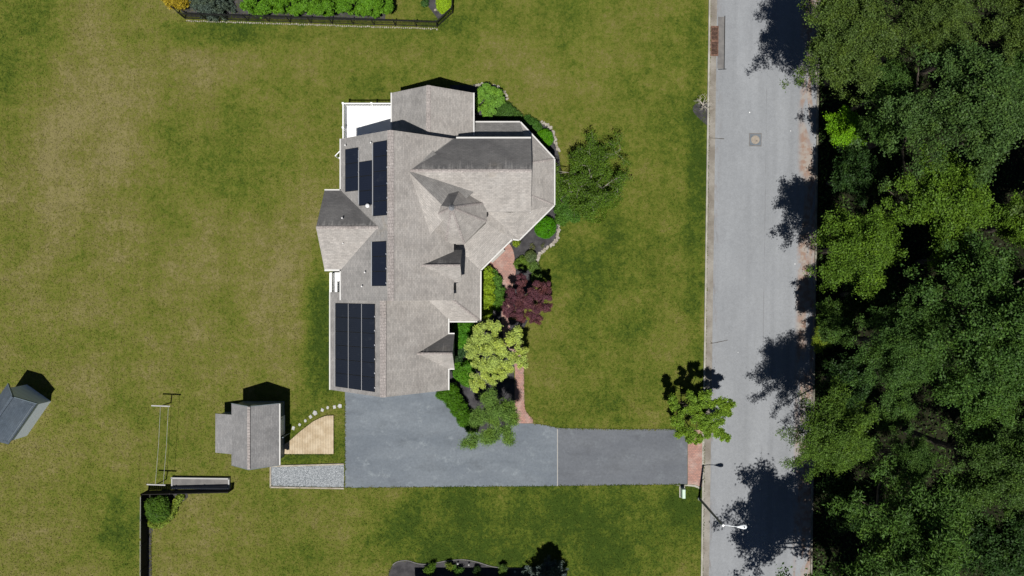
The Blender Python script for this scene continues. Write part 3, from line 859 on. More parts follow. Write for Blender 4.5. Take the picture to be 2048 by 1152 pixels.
# garage block, ridge north-south
GXW, GXR, GXE, GY0, GY1, GE, GR = -15.66, -10.36, -5.50, -8.78, -0.36, 3.2, 7.4
GEE = 3.35
m = MB(); gable_ns(m, [(GXW + .35, 0), (GXE - .35, 0), (GXE - .35, GEE + .05), (GXR, GR - .25), (GXW + .35, GE + .03)], GY0 + .3, GY1 - .2); part(m, "wall", M["siding"])
part(MB().slab([(GXR, GY0, GR), (GXR, GY1, GR), (GXW, GY1, GE), (GXW, GY0, GE)]), "roof", M["sh_w"])
part(MB().slab([(GXR, GY0, GR), (GXR, GY1, GR), (GXE, GY1, GEE), (GXE, GY0, GEE)]), "roof", M["sh"])
def garage_w(x): return GR - (GXR - x) * (GR - GE) / (GXR - GXW)

# turret: eight sided steep cone and the saddle behind it
TC = Vector((-4.68, 6.22)); TA, TF, TE, TZ = 2.6, 0.76, 6.2, 9.55
oct_ = lambda a, f: [(TC.x + a, TC.y - f), (TC.x + a, TC.y + f), (TC.x + f, TC.y + a), (TC.x - f, TC.y + a), (TC.x - a, TC.y + f), (TC.x - a, TC.y - f), (TC.x - f, TC.y - a), (TC.x + f, TC.y - a)]
part(MB().prism(oct_(TA - .25, TF - .1), 0, TE + .1), "turret_wall", M["siding"])
o8 = oct_(TA, TF); m = MB()
for i in range(8):
    a, b = o8[i], o8[(i + 1) % 8]
    m.slab([(a[0], a[1], TE), (b[0], b[1], TE), (TC.x, TC.y, TZ)], 0.14, 1 if i in (2, 3) else 0)
part(m, "turret_roof", [M["sh"], M["sh_n"]])
part(MB().tube([(TC.x, TC.y, TZ - .22), (TC.x, TC.y, TZ + .02), (TC.x, TC.y, TZ + .12)], [0.24, 0.10, 0.05], 8).tube([(TC.x, TC.y, TZ + .1), (TC.x, TC.y, TZ + .5)], [0.03, 0.01], 6), "finial", M["alu"])
cz, cm = 8.37, 0.45
P0 = Vector((-8.5, 9.52)); P1 = Vector((-4.9, 5.92)); dn = Vector((1, 1)) / math.sqrt(2)
def sad(p, s, d): return (p.x + dn.x * s * d, p.y + dn.y * s * d, cz - cm * d)
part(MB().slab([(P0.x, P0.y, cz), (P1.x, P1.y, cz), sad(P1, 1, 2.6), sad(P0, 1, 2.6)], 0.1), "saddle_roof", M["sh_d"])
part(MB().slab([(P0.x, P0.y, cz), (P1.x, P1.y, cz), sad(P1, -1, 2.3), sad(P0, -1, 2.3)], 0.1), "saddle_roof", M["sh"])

# front dormers: steep gables flush with the front wall
def dormer(xw, xe, yr, half, ze, zr):
    part(MB().slab([(xw, yr, zr), (xe, yr, zr), (xe, yr + half, ze), (xw, yr + half, ze)], 0.12), "dormer_roof", M["sh_n"])
    part(MB().slab([(xw, yr, zr), (xe, yr, zr), (xe, yr - half, ze), (xw, yr - half, ze)], 0.12), "dormer_roof", M["sh"])
    m = MB(); gable_ew(m, [(yr - half + .15, ze - 2.2), (yr + half - .15, ze - 2.2), (yr + half - .15, ze + .1), (yr, zr - .2), (yr - half + .15, ze + .1)], xe - 1.4, xe - .2); part(m, "dormer_wall", M["siding"])
    w = MB().box((xe - .19, yr, ze + .2), (0.05, 1.0, 1.3)); f = part(w, "window", M["white"])
    MB().box((xe - .16, yr, ze + .2), (0.03, 0.82, 1.12)).build("pane", M["glass"], f)
dormer(-7.6, -4.12, 1.80, 1.34, 5.9, 7.77)
dormer(-8.2, -4.95, -5.46, 1.50, 3.3, 5.35)

# porch roof wrapping the front
PO = [(-3.32, 14.28), (.69, 14.28), (3.62, 11.13), (3.62, 7.16), (.6, 4.18), (0.0, 4.26), (-2.74, 1.55), (-2.76, -2.85), (-5.48, -2.85)]
ze, zi = 3.2, 4.65
o3 = [Vector((x, y, ze)) for x, y in PO]
def I(x, y, z=zi): return Vector((x, y, z))
facets = [
    ([o3[0], o3[1], I(1.25, 12.0), I(-3.62, 12.0)], 1), ([o3[0], I(-3.62, 12.0), I(-3.62, 14.28, ze)], 1),
    ([o3[1], o3[2], I(1.25, 10.5), I(1.25, 12.0)], 0),
    ([o3[2], o3[3], I(1.25, 7.95), I(1.25, 10.5)], 0),
    ([o3[3], o3[4], I(-.17, 6.35), I(1.25, 6.5), I(1.25, 7.95)], 0),
    ([o3[4], o3[5], I(-2.2, 5.45), I(-2.2, 6.5), I(-.17, 6.35)], 0),
    ([o3[5], o3[6], I(-4.0, 3.72), I(-2.2, 5.45)], 0),
    ([o3[6], o3[7], I(-5.0, -1.0, 4.72), I(-5.0, 3.72, 4.72), I(-4.0, 3.72)], 0),
    ([o3[7], o3[8], I(-7.3, -2.85, ze), I(-7.3, -0.9, 4.72), I(-5.0, -1.0, 4.72)], 0)]
for pts, k in facets:
    m = MB()
    c = sum(pts, Vector()) / len(pts)
    if len(pts) > 4:
        for i in range(1, len(pts) - 1): m.slab([pts[0], pts[i], pts[i + 1]], 0.12)
    elif len(pts) == 4:
        m.slab([pts[0], pts[1], pts[2]], 0.12); m.slab([pts[0], pts[2], pts[3]], 0.12)
    else: m.slab(pts, 0.12)
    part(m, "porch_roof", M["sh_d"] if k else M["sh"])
# porch floor, posts, ceiling shade
floor_in = [(-3.6, 12.0), (-3.6, 13.9), (.55, 13.9), (3.25, 10.95), (3.25, 7.3), (.4, 4.55), (-3.0, 1.7), (-3.05, -2.5), (-4.8, -2.5), (-4.8, 12.0)]
part(MB().prism(floor_in, 0, 0.55), "porch_floor", M["timber"])
for x, y in ((-3.4, 13.85), (-1.5, 13.85), (.5, 13.85), (1.9, 12.4), (3.2, 10.9), (3.2, 9.1), (3.2, 7.35), (1.8, 5.9), (.35, 4.6), (-1.4, 3.0), (-3.0, 1.7), (-3.0, -.4), (-3.0, -2.45)):
    part(MB().box((x, y, 1.82), (0.14, 0.14, 2.55)), "porch_post", M["white"])
m = MB().box((-1.37, 3.0, 0.18), (1.6, 0.5, 0.36), R(44)); part(m, "porch_step", M["grout"])

# gutters and fascia (white)
def gutter(a, b, off=(0, 0, -0.05), w=0.10):
    a = Vector(a) + Vector(off); b = Vector(b) + Vector(off)
    part(MB().bar(a, b, w, 0.14), "gutter", M["trim"])
gutter((XW - .06, BYN, ME), (XW - .06, MY1, ME)); gutter((XW - .06, MY0, ME), (XW - .06, BYS, ME))
gutter((BX, BYN + .06, ME), (XW, BYN + .06, ME)); gutter((BX, BYS - .06, ME), (XW, BYS - .06, ME), w=0.15)
gutter((GXW - .06, GY0, GE), (GXW - .06, GY1, GE))
gutter((GXE + .06, GY0, GEE), (GXE + .06, -6.95, GEE)); gutter((GXE + .06, -3.97, GEE), (GXE + .06, -2.2, GEE))
gutter((GXE + .1, -6.98, 3.3), (-4.95, -6.98, 3.3)); gutter((GXE + .1, -3.92, 3.3), (-4.95, -3.92, 3.3))
gutter((EXW - .07, 12.3, EE), (EXW - .07, EY1, EE), w=.12); gutter((EXE + .07, 12.6, EE), (EXE + .07, EY1, EE), w=.12)
gutter((XE + .2, WYN + .07, ME), (WX, WYN + .07, ME), w=.13)
for i in range(len(PO) - 1):
    d = Vector((PO[i + 1][0] - PO[i][0], PO[i + 1][1] - PO[i][1], 0)).normalized()
    nrm = Vector((d.y, -d.x, 0)) * -0.06
    nrm = Vector((-d.y, d.x, 0)) * 0.06
    gutter((PO[i][0], PO[i][1], ze), (PO[i + 1][0], PO[i + 1][1], ze), off=(nrm.x, nrm.y, -0.04), w=.11)
# rake boards on the gable ends
for (a, b) in (((XW, MY1 - .06, ME), (XR, MY1 - .06, MR)), ((XR, MY1 - .06, MR), (XE, MY1 - .06, ME)), ((XW, MY0 + .06, ME), (XR, MY0 + .06, MR)), ((XR, MY0 + .06, MR), (XE, MY0 + .06, ME)),
               ((BX + .06, BYN, ME), (BX + .06, byr, BR)), ((BX + .06, byr, BR), (BX + .06, BYS, ME)),
               ((WX - .06, WYN, ME), (WX - .06, WYR, WR)), ((WX - .06, WYR, WR), (WX - .06, WYS, ME)),
               ((EXW, EY1 - .06, EE), (EXR, EY1 - .06, ER)), ((EXR, EY1 - .06, ER), (EXE, EY1 - .06, EE)),
               ((GXW, GY0 + .06, GE), (GXR, GY0 + .06, GR)), ((GXR, GY0 + .06, GR), (GXE, GY0 + .06, GEE))):
    part(MB().bar(Vector(a) + Vector((0, 0, -.24)), Vector(b) + Vector((0, 0, -.24)), 0.04, 0.16), "rake_board", M["white"])
# ridge caps and the broad vent caps on the long ridges
def cap(a, b, w=0.42, h=0.03):
    a, b = Vector(a), Vector(b)
    d = (b - a).normalized(); sd_ = d.cross(Vector((0, 0, 1))).normalized()
    m = MB()
    n = max(2, int((b - a).length / 0.25))
    for i in range(n):
        p, q = a.lerp(b, i / n), a.lerp(b, (i + .94) / n)
        j = 0.006 * (i % 3)
        m.slab([p + sd_ * w / 2 + Vector((0, 0, -.12 * w + .03 + j)), q + sd_ * w / 2 + Vector((0, 0, -.12 * w + .02)), q + Vector((0, 0, .045)), p + Vector((0, 0, .055 + j))], h)
        m.slab([p + Vector((0, 0, .055 + j)), q + Vector((0, 0, .045)), q - sd_ * w / 2 + Vector((0, 0, -.12 * w + .02)), p - sd_ * w / 2 + Vector((0, 0, -.12 * w + .03 + j))], h)
    part(m, "ridge_cap", M["cap"])
cap((XR, MY0, MR - .04), (XR, MY1, MR - .04), 0.5); cap((GXR, GY0, GR - .05), (GXR, GY1, GR - .05), 0.5); cap((EXR, EY1, ER - .03), (EXR, 12.3, ER - .03), 0.36)
cap((-8.1, WYR, WR - .03), (WX, WYR, WR - .03), 0.26); cap((BX, byr, BR - .03), (-10.5, byr, BR - .03), 0.26)
cap((-7.2, 1.8, 7.75), (-4.12, 1.8, 7.75), 0.18); cap((-7.9, -5.46, 5.33), (-4.95, -5.46, 5.33), 0.18)
for i in range(8):
    a = Vector((*o8[i], TE)); b = Vector((TC.x, TC.y, TZ))
    if i in (7, 0, 1, 6, 5): cap(a, b.lerp(a, 0.06), 0.2, 0.02)
cap((o3[7]), I(-5.0, -1.0, 4.72), 0.22, 0.02); cap(o3[2], I(1.25, 10.5), 0.22, 0.02); cap(o3[3], I(1.25, 7.95), 0.2, 0.02)

# narrow valley flashing where slopes meet
def valley(a, b):
    part(MB().bar(Vector(a) + Vector((0, 0, .012)), Vector(b) + Vector((0, 0, .012)), .05, .02), "valley_flashing", M["sh_d"])
valley((-8.08, WYR, WR), (XE, WYN, main_z(XE)))
valley((-10.47, byr, BR), (XW + .05, BYN - .1, ME + .03)); valley((-10.47, byr, BR), (XW + .05, BYS + .1, ME + .03))
# windows and doors on the walls (mostly hidden beneath the eaves)
def window(c, w, h, axis):
    d1 = (0.06, w, h) if axis == 'x' else (w, 0.06, h)
    f = part(MB().box(c, d1), "window", M["white"])
    d2 = (0.10, w - .16, h - .16) if axis == 'x' else (w - .16, 0.10, h - .16)
    MB().box(c, d2).build("pane", M["glass"], f)
for y in (10.5, 9.0): window((XW + ov - .01, y, 4.6), 1.0, 1.5, 'x')
for y in (6.3, 3.3): window((BX + .24, y, 4.4), 1.1, 1.6, 'x'); window((BX + .24, y, 1.6), 1.1, 1.6, 'x')
for y in (10.6, 8.0): window((WX - .24, y, 5.6), 1.0, 1.4, 'x')
for y in (-2.5, -5.0): window((GXW + .34, y, 1.7), 1.0, 1.2, 'x')
for x in (-8.3, -5.6): window((x, EY1 - .29, 1.9), 1.1, 1.5, 'y')
for x in (-13.2, -8.2):
    gd = part(MB().box((x + 0.1, GY0 + .29, 1.15), (2.6, 0.08, 2.2)), "garage_door", M["white"])
window((-10.4, GY0 + .29, 4.6), 1.2, 1.2, 'y')
part(MB().box((-2.9, 4.1, 1.6), (1.0, 0.08, 2.1), R(-45)), "front_door", M["door"])

# solar panels: each module its own part, lying on the slope
def west_slope_pt(zf, px, py):
    z = 6.0
    for _ in range(12): z = zf(P(px, py, z).x)
    return P(px, py, z)
sm = None
def panel(zf, px0, px1, py0, py1):
    x0 = west_slope_pt(zf, px0, (py0 + py1) / 2).x; x1 = west_slope_pt(zf, px1, (py0 + py1) / 2).x
    zc = zf((x0 + x1) / 2); k = (1 - zc / H) / S
    y0, y1 = (576 - py1) * k, (576 - py0) * k
    up = 0.09
    g = 0.012
    def quad(a, b, c, d, t, lift):
        return [(a, c, zf(a) + lift), (b, c, zf(b) + lift), (b, d, zf(b) + lift), (a, d, zf(a) + lift)]
    f = part(MB().slab(quad(x0 + g, x1 - g, y0 + g, y1 - g, 0, up), 0.045), "solar_panel", M["solar_frame"])
    MB().slab(quad(x0 + g + .025, x1 - g - .025, y0 + g + .025, y1 - g - .025, 0, up + .006), 0.02).build("cells", M["solar"], f)
for a, b in ((297, 327), (327, 355), (355, 383)): panel(main_z, 690.5, 717, a, b)
for a, b in ((322.5, 352), (352, 381.5), (381.5, 411)): panel(main_z, 718.2, 745, a, b)
for i in range(5): panel(main_z, 746.2, 774.5, 283 + 29.8 * i, 283 + 29.8 * (i + 1))
for i in range(3): panel(main_z, 744, 773, 483 + 29.8 * i, 483 + 29.8 * (i + 1))
gx = (671, 697, 723.5, 750.5)
# the garage array is laid out on its roof plane so that rows stay level across all three columns
gyr = [-1.30 - i * 1.19 for i in range(7)]
for i in range(3):
    x0 = west_slope_pt(garage_w, gx[i], 690).x; x1 = west_slope_pt(garage_w, gx[i + 1], 690).x
    for j in range(6):
        y1, y0 = gyr[j], gyr[j + 1]; g = 0.014; up = 0.09
        q = lambda a, b, c, d, lift: [(a, c, garage_w(a) + lift), (b, c, garage_w(b) + lift), (b, d, garage_w(b) + lift), (a, d, garage_w(a) + lift)]
        f = part(MB().slab(q(x0 + .017, x1 - .017, y0 + g, y1 - g, up), 0.045), "solar_panel", M["solar_frame"])
        MB().slab(q(x0 + .045, x1 - .045, y0 + g + .02, y1 - g - .02, up + .006), 0.02).build("cells", M["solar"], f)
def rail(zf, px, pya, pyb, garage=False):
    a = west_slope_pt(zf, px, (pya + pyb) / 2)
    k = (1 - a.z / H) / S
    part(MB().bar((a.x, (576 - pya) * k, a.z + .06), (a.x, (576 - pyb) * k, a.z + .06), 0.06, 0.05), "mounting_rail", M["alu"])
rail(main_z, 717.6, 300, 408); rail(main_z, 745.6, 290, 430); rail(main_z, 743.2, 483, 571)
for px in (670, 697, 723.5): 
    a = west_slope_pt(garage_w, px, 690)
    part(MB().bar((a.x, gyr[0], a.z + .085), (a.x, gyr[-1], a.z + .085), 0.03, 0.03), "mounting_rail", M["alu"])
def clip(zf, px, py):
    a = west_slope_pt(zf, px, py)
    part(MB().box((a.x, a.y, a.z + .12), (0.07, 0.11, 0.05)), "mounting_clip", M["alu"])
for py in (302, 335, 367, 396, 425): clip(main_z, 774.8, py)
for py in (318, 345): clip(main_z, 717.6, py)
for py in (508, 537, 566): clip(main_z, 772.8, py)
for py in (633, 661, 690, 718, 746, 775): clip(garage_w, 750, py)

# plumbing vents
def bay_n(x, y): return BR - abs(y - byr) * (BR - ME) / (BYN - byr)
def vent(px, py, z, r=0.06, h=0.35):
    a = P(px, py, z)
    part(MB().tube([(a.x, a.y, z - .1), (a.x, a.y, z + h)], [r, r], 8), "vent_pipe", M["pvc"])
    return a
for px, py in ((692, 292), (743, 287), (731, 545), (725, 573)):
    a = west_slope_pt(main_z, px, py); vent(px, py, a.z)
vent(686, 437, bay_n(0, P(686, 437, 7.8).y)); vent(687, 487, bay_n(0, P(687, 487, 7.6).y), 0.05, 0.2)
a = west_slope_pt(main_z, 737.5, 413)
part(MB().tube([(a.x, a.y, a.z - .1), (a.x, a.y, a.z + .35), (a.x, a.y, a.z + .4), (a.x, a.y, a.z + .52), (a.x, a.y, a.z + .6)], [0.08, .08, .16, .16, .06], 10), "roof_vent", M["white"])
part(MB().box((-4.72, 0.06, 5.98), (0.26, 0.42, 0.26)), "dark_eave_gap", M["dark"])  # dark box added to stand for the black gap at the eave corner

# ------------------------------------------------------------------ white deck behind the house
dk = empty("deck", (-12.5, 14.3, 0), "white painted raised deck with baluster railing behind the house", "deck")
X0, X1, Y0, Y1, DZ = -14.85, -9.95, 12.0, 16.22, 1.1
lx, ly = dk.location.x, dk.location.y
def dpart(mb, name, mat="white"): return mb.build(name, M[mat], dk, (-lx, -ly, 0))
nb = 29
for i in range(nb):
    w = (Y1 - Y0) / nb
    dpart(MB().box(((X0 + X1) / 2, Y0 + w * (i + .5), DZ - .02), (X1 - X0, w - .006, 0.04)), "deck_board")
dpart(MB().box(((X0 + X1) / 2, Y1 + .03, DZ - .16), (X1 - X0 + .1, 0.04, 0.24)).box((X0 - .03, (Y0 + Y1) / 2, DZ - .16), (0.04, Y1 - Y0, 0.24)), "deck_skirt")
for x, y in ((X0, Y1), (-12.35, Y1), (X0, 14.1), (X0, 12.9)):
    dpart(MB().box((x, y, 1.07), (0.13, 0.13, 2.14)).box((x, y, 2.16), (0.17, 0.17, 0.05)), "railing_post")
dpart(MB().box(((X0 + X1) / 2, Y1, 2.08), (X1 - X0 - .1, 0.09, 0.06)), "top_rail"); dpart(MB().box((X0, (12.9 + Y1) / 2, 2.08), (0.09, Y1 - 12.9, 0.06)), "top_rail")
dpart(MB().box(((X0 + X1) / 2, Y1, 1.24), (X1 - X0 - .1, 0.06, 0.06)), "bottom_rail"); dpart(MB().box((X0, (12.9 + Y1) / 2, 1.24), (0.06, Y1 - 12.9, 0.06)), "bottom_rail")
bal = MB().box((0, 0, 0), (0.045, 0.045, 0.78)).mesh("baluster", M["white"])
x = X0 + .14
while x < X1 - .1: put(bal, "baluster", dk, (x - lx, Y1 - ly, 1.66)); x += 0.135
y = 12.98
while y < Y1 - .1: put(bal, "baluster", dk, (X0 - lx, y - ly, 1.66)); y += 0.135
# corner stair turned at an angle
for i in range(4):
    c = Vector((-14.55, 11.85, 0)) + Vector((-math.cos(R(35)), -math.sin(R(35)), 0)) * (.28 * i)
    dpart(MB().box((c.x, c.y, .9 - .22 * i), (0.30, 1.25, 0.05), R(35)), "stair_tread")
for s in (-.62, .62):
    d = Vector((-math.sin(R(35)), math.cos(R(35)), 0)) * s
    a = Vector((-14.5, 11.95, 1.75)) + d; b = Vector((-15.45, 11.3, 1.05)) + d
    dpart(MB().bar(a, b, .07, .07), "stair_rail")
    for t in (0, .5, 1):
        q = a.lerp(b, t); dpart(MB().box((q.x, q.y, q.z / 2), (.06, .06, q.z)), "stair_post")

ld = empty("back_landing", P(669, 575), "small white painted landing and rail beside the back door, north of the garage roof", "landing")
bx, by = ld.location.x, ld.location.y
a = P(659.5, 545, .9); b = P(682, 584, .9)
MB().box(((a.x + b.x) / 2 - bx, (a.y + b.y) / 2 - by, .85), (b.x - a.x, a.y - b.y, .1)).build("landing_floor", M["white"], ld)
a = P(661, 546, 1.8); b = P(661, 612, 1.8)
MB().box((a.x - bx, (a.y + b.y) / 2 - by, 1.3), (.20, a.y - b.y, 1.0)).build("railing", M["white"], ld)
for t in (0.05, .5, .95):
    q = a.lerp(b, t); MB().box((q.x - bx, q.y - by, .4), (.12, .12, .8)).build("post", M["white"], ld)

# ------------------------------------------------------------------ grey shed
shed = empty("garden_shed", (-22.5, -12.8, 0), "grey roofed garden shed with a lean-to on its west side, beside the wooden platform", "shed")
sx, sy = -22.5, -12.8
def spart(mb, name, mat): return mb.build(name, M[mat], shed, (-sx, -sy, 0))
SW, SR, SE_, SN, SS, SEZ, SRZ = -24.57, -22.45, -20.38, -10.13, -15.5, 2.3, 3.9
m = MB(); gable_ns(m, [(SW + .15, 0), (SE_ - .3, 0), (SE_ - .3, SEZ + .15), (SR, SRZ - .16), (SW + .15, SEZ + .02)], SS + .2, SN - .15); spart(m, "wall", "shed_wall")
spart(MB().slab([(SR, SS, SRZ), (SR, SN, SRZ), (SW, SN, SEZ), (SW, SS, SEZ)], .1), "roof", "sh_shed")
spart(MB().slab([(SR, SS, SRZ), (SR, SN, SRZ), (SE_, SN, SEZ), (SE_, SS, SEZ)], .1), "roof", "sh_shed")
spart(MB().slab([(SW + .02, -11.1, SEZ + .01), (SW + .02, -14.55, SEZ + .01), (-26.22, -14.55, 1.75), (-26.22, -11.1, 1.75)], .1), "lean_to_roof", "sh_shed")
spart(MB().prism([(-26.05, -14.4), (-24.4, -14.4), (-24.4, -11.25), (-26.05, -11.25)], 0, lambda p: 1.66 if p[0] < -25 else 2.12), "lean_to_wall", "shed_wall")
spart(MB().bar((SE_ + .05, SS, SEZ - .04), (SE_ + .05, SN, SEZ - .04), .09, .12), "gutter", "trim")
for (aa, bb) in (((SW, SN + .02, SEZ), (SR, SN + .02, SRZ)), ((SR, SN + .02, SRZ), (SE_, SN + .02, SEZ)), ((SW, SS - .02, SEZ), (SR, SS - .02, SRZ)), ((SR, SS - .02, SRZ), (SE_, SS - .02, SEZ))):
    spart(MB().bar(Vector(aa) + Vector((0, 0, -.08)), Vector(bb) + Vector((0, 0, -.08)), .04, .12), "rake_board", "shed_wall")
m = MB()
for i in range(22):
    y = SN - (SN - SS) * i / 22
    m.box((SR, y - .11, SRZ + .012 + .004 * (i % 2)), (.24, .225, .03))
spart(m, "ridge_cap", "cap")
d = spart(MB().box((SE_ - .27, -12.4, 1.0), (.06, 1.7, 1.9)), "shed_door", "white")
MB().box((SE_ - .22, -11.7, 1.0), (.04, .05, .16)).build("handle", M["black"], d, None)
spart(MB().box((SE_ - .02, -13.25, 1.02), (.55, .05, 1.85), R(20)), "open_door", "shed_wall")
f = spart(MB().box((-22.4, SN - .13, 2.6), (.7, .05, .6)), "gable_vent", "white")

# timber platform east of the shed
pf = empty("wooden_platform", P(625, 880), "tan cedar plank platform with a slanting north edge, east of the grey shed", "platform")
fx, fy = pf.location.x, pf.location.y
top_edge = [(566, 891), (580, 881), (600, 863), (626, 843), (640, 836), (652, 831.5), (667, 831)]
def te_y(px):
    for (a, b), (c, d_) in zip(top_edge, top_edge[1:]):
        if a <= px <= c: return b + (d_ - b) * (px - a) / (c - a)
    return top_edge[-1][1]
npl = 31
rnd = random.Random(4)
for i in range(npl):
    p0 = 566 + 101 * i / npl; p1 = 566 + 101 * (i + 1) / npl
    z = .16 + rnd.uniform(-.006, .006)
    q = [P(p0 + .22, te_y(p0), z), P(p1 - .22, te_y(p1), z), P(p1 - .22, 908 + rnd.uniform(-.3, .3), z), P(p0 + .22, 908 + rnd.uniform(-.3, .3), z)]
    MB().slab([(v.x - fx, v.y - fy, z) for v in q], .04).build("plank", M["plank"], pf)
q = G([(567, 906), (666, 906), (666, 833), (653, 833), (627, 845.5), (581, 883), (567, 892)])
MB().prism([(v.x - fx, v.y - fy) for v in q], 0, .118).build("joist_frame", M["timber"], pf)

# stepping stones
st_pos = [(586.9, 856.1, 9), (599.5, 849.6, 6), (610.8, 841.4, 6), (621.2, 833.3, 9), (630.3, 825.7, 9), (644.9, 819.9, 7), (655.3, 815.5, 6), (669, 813.8, 8), (679.8, 812.1, 8)]
st_txt = ["large square flagstone nearest the shed in the curved row of stepping stones", "small flagstone next to the large square one by the shed", "smallest pointed flagstone, third from the shed in the curved row",
          "long slanting flagstone, fourth from the shed in the curved row", "tilted oblong flagstone in the middle of the curved row", "broad low flagstone north of the platform's slanting edge", "narrow upright flagstone, third from the driveway",
          "tall pale flagstone next to the last before the driveway", "flagstone nearest the driveway at the end of the row"]
for (px, py, s), tx in zip(st_pos, st_txt):
    p = P(px, py); r = s / S / 2 * 1.02; k = rnd.choice((4, 5, 5)); a0 = rnd.uniform(0, 6)
    pg = [(r * math.cos(a0 + 6.283 * i / k) * rnd.uniform(.8, 1.2), r * 1.15 * math.sin(a0 + 6.283 * i / k) * rnd.uniform(.8, 1.2)) for i in range(k)]
    tag(MB().prism(pg, -.02, .05).build("stepping_stone", M["flag"], None, p), tx, "stepping stone", "stepping stones between shed and driveway")

# ------------------------------------------------------------------ small blue-roofed shed at the west edge
c0 = Vector((-41.5, -10.26)); u = Vector((-.57, -.82)).normalized(); v = Vector((-u.y * -1, u.x)) if False else Vector((-.82, .57)).normalized()
s2 = empty("small_shed", (-43.8, -11.2, 0), "small shed with slate blue roof and pale ribbed walls, angled on the west lawn", "shed")
def s2pt(a, b, z): q = c0 + u * a + v * max(b, .22); return Vector((q.x + 43.8, q.y + 11.2, z))
L2, W2 = 4.35, 3.3
hz, rz_ = 2.25, 3.55
MB().slab([s2pt(0, 0, hz), s2pt(L2, 0, hz), s2pt(L2, W2 / 2, rz_), s2pt(0, W2 / 2, rz_)], .1).build("roof", M["sh_shed2"], s2)
MB().slab([s2pt(0, W2, hz), s2pt(L2, W2, hz), s2pt(L2, W2 / 2, rz_), s2pt(0, W2 / 2, rz_)], .1).build("roof", M["sh_shed2"], s2)
i_ = .32
A, B, C_, D_ = (.25, i_), (L2 - .25, i_), (L2 - .25, W2 - i_), (.25, W2 - i_)
m = MB()
zt = hz + .15
for (a, b) in ((A, B), (B, C_), (C_, D_), (D_, A)):
    gable = (a in (B,)) or (a in (D_,))
    if gable:
        mid = ((a[0] + b[0]) / 2, W2 / 2)
        m.poly([s2pt(*a, 0), s2pt(*b, 0), s2pt(*b, zt), s2pt(*mid, rz_ - .1), s2pt(*a, zt)])
    else: m.poly([s2pt(*a, 0), s2pt(*b, 0), s2pt(*b, zt), s2pt(*a, zt)])
m.build("wall", M["shed2_wall"], s2)
m = MB()
m.bar(s2pt(0, W2 / 2, rz_ + .02), s2pt(L2, W2 / 2, rz_ + .02), .22, .03)
m.build("ridge_cap", M["sh_shed2"], s2)
for a, b in (((0, 0, hz), (0, W2 / 2, rz_)), ((0, W2 / 2, rz_), (0, W2, hz))):
    MB().bar(s2pt(*a) + Vector((0, 0, -.08)), s2pt(*b) + Vector((0, 0, -.08)), .05, .14).build("rake_board", M["shed_wall"], s2)

# ------------------------------------------------------------------ clothes line
cl = empty("clothes_line", P(337, 880), "two grey T-shaped clothes line posts with two lines strung between, west of the grey shed", "clothes line")
cx, cy = cl.location.x, cl.location.y
tops = []
for (bx_, by_) in ((342, 805), (333, 958)):
    b0 = P(bx_, by_)
    MB().tube([(b0.x - cx, b0.y - cy, -.1), (b0.x - cx, b0.y - cy, 1.8)], [.05, .05], 8).build("post", M["black"], cl)
    MB().box((b0.x - cx, b0.y - cy, 1.83), (1.65, .10, .08), R(-2)).build("cross_arm", M["pale_cap"], cl)
    tops.append(b0)
for off in (0.0, .70):
    a = Vector((tops[0].x + off - cx, tops[0].y - cy, 1.89)); b = Vector((tops[1].x + off - cx - .05, tops[1].y - cy, 1.89))
    mid = a.lerp(b, .5) - Vector((0, 0, .12))
    MB().tube([a, mid, b], [.014, .014, .014], 5).build("line", M["flag"], cl)

# ------------------------------------------------------------------ dark fence and planter, south-west
fe = empty("board_fence", (-33.0, -18.4, 0), "dark solid board fence with pale top rail, turning a corner on the south-west lawn", "fence")
def fpart(mb, name, mat): return mb.build(name, M[mat], fe, (33.0, 18.4, 0))
FH = 1.25
cn = Vector((-33.04, -18.40, 0)); en = Vector((-25.35, -18.22, 0)); sn = Vector((-33.08, -32.0, 0))
def run(a, b):
    L = (b - a).length; n = int(L / .19)
    ang = math.atan2(b.y - a.y, b.x - a.x)
    bd = MB().box((0, 0, FH / 2), (L / n - .012, .025, FH - .06)).mesh("board", M["charcoal"])
    for i in range(n):
        p = a.lerp(b, (i + .5) / n); put(bd, "board", fe, (p.x + 33.0, p.y + 18.4, .03), ang)
    k = max(2, round(L / 2.4))
    for i in range(k + 1):
        p = a.lerp(b, i / k); fpart(MB().box((p.x, p.y, FH / 2 + .03), (.11, .11, FH + .06), ang), "post", "charcoal")
    off = Vector((math.sin(ang), -math.cos(ang), 0)) * .03
    fpart(MB().bar(a + Vector((0, 0, FH + .02)), b + Vector((0, 0, FH + .02)), .035, .04), "top_rail", "charcoal")
    fpart(MB().bar(a + off + Vector((0, 0, FH - .08)), b + off + Vector((0, 0, FH - .08)), .04, .09), "rail", "charcoal")
run(cn, en)
run(cn, sn)
for (a, b) in ((Vector((-33.09, -18.6, FH + .045)), Vector((-33.11, -22.3, FH + .045))), (Vector((-33.11, -22.5, FH + .045)), Vector((-33.12, -31.0, FH + .045)))):
    fpart(MB().bar(a, b, .03, .02), "cap_strip", "pale_cap")
pl = empty("planter_bed", P(400, 964), "long narrow raised bed with whitened timber frame against the dark fence", "planter")
px_, py_ = pl.location.x, pl.location.y
def lp(a, b, z): q = P(a, b, z); return (q.x - px_, q.y - py_, z)
for a, b in (((343, 955.5), (460, 957)), ((458.5, 956), (458.5, 976)), ((345, 956), (345, 974)), ((343, 976), (460, 977))):
    MB().bar(lp(*a, .16), lp(*b, .16), .12, .26).build("timber", M["pale_cap"], pl)
MB().slab([lp(345, 957, .2), lp(458, 958, .2), lp(458, 976, .2), lp(345, 975, .2)], .18).build("soil", M["patch"], pl)

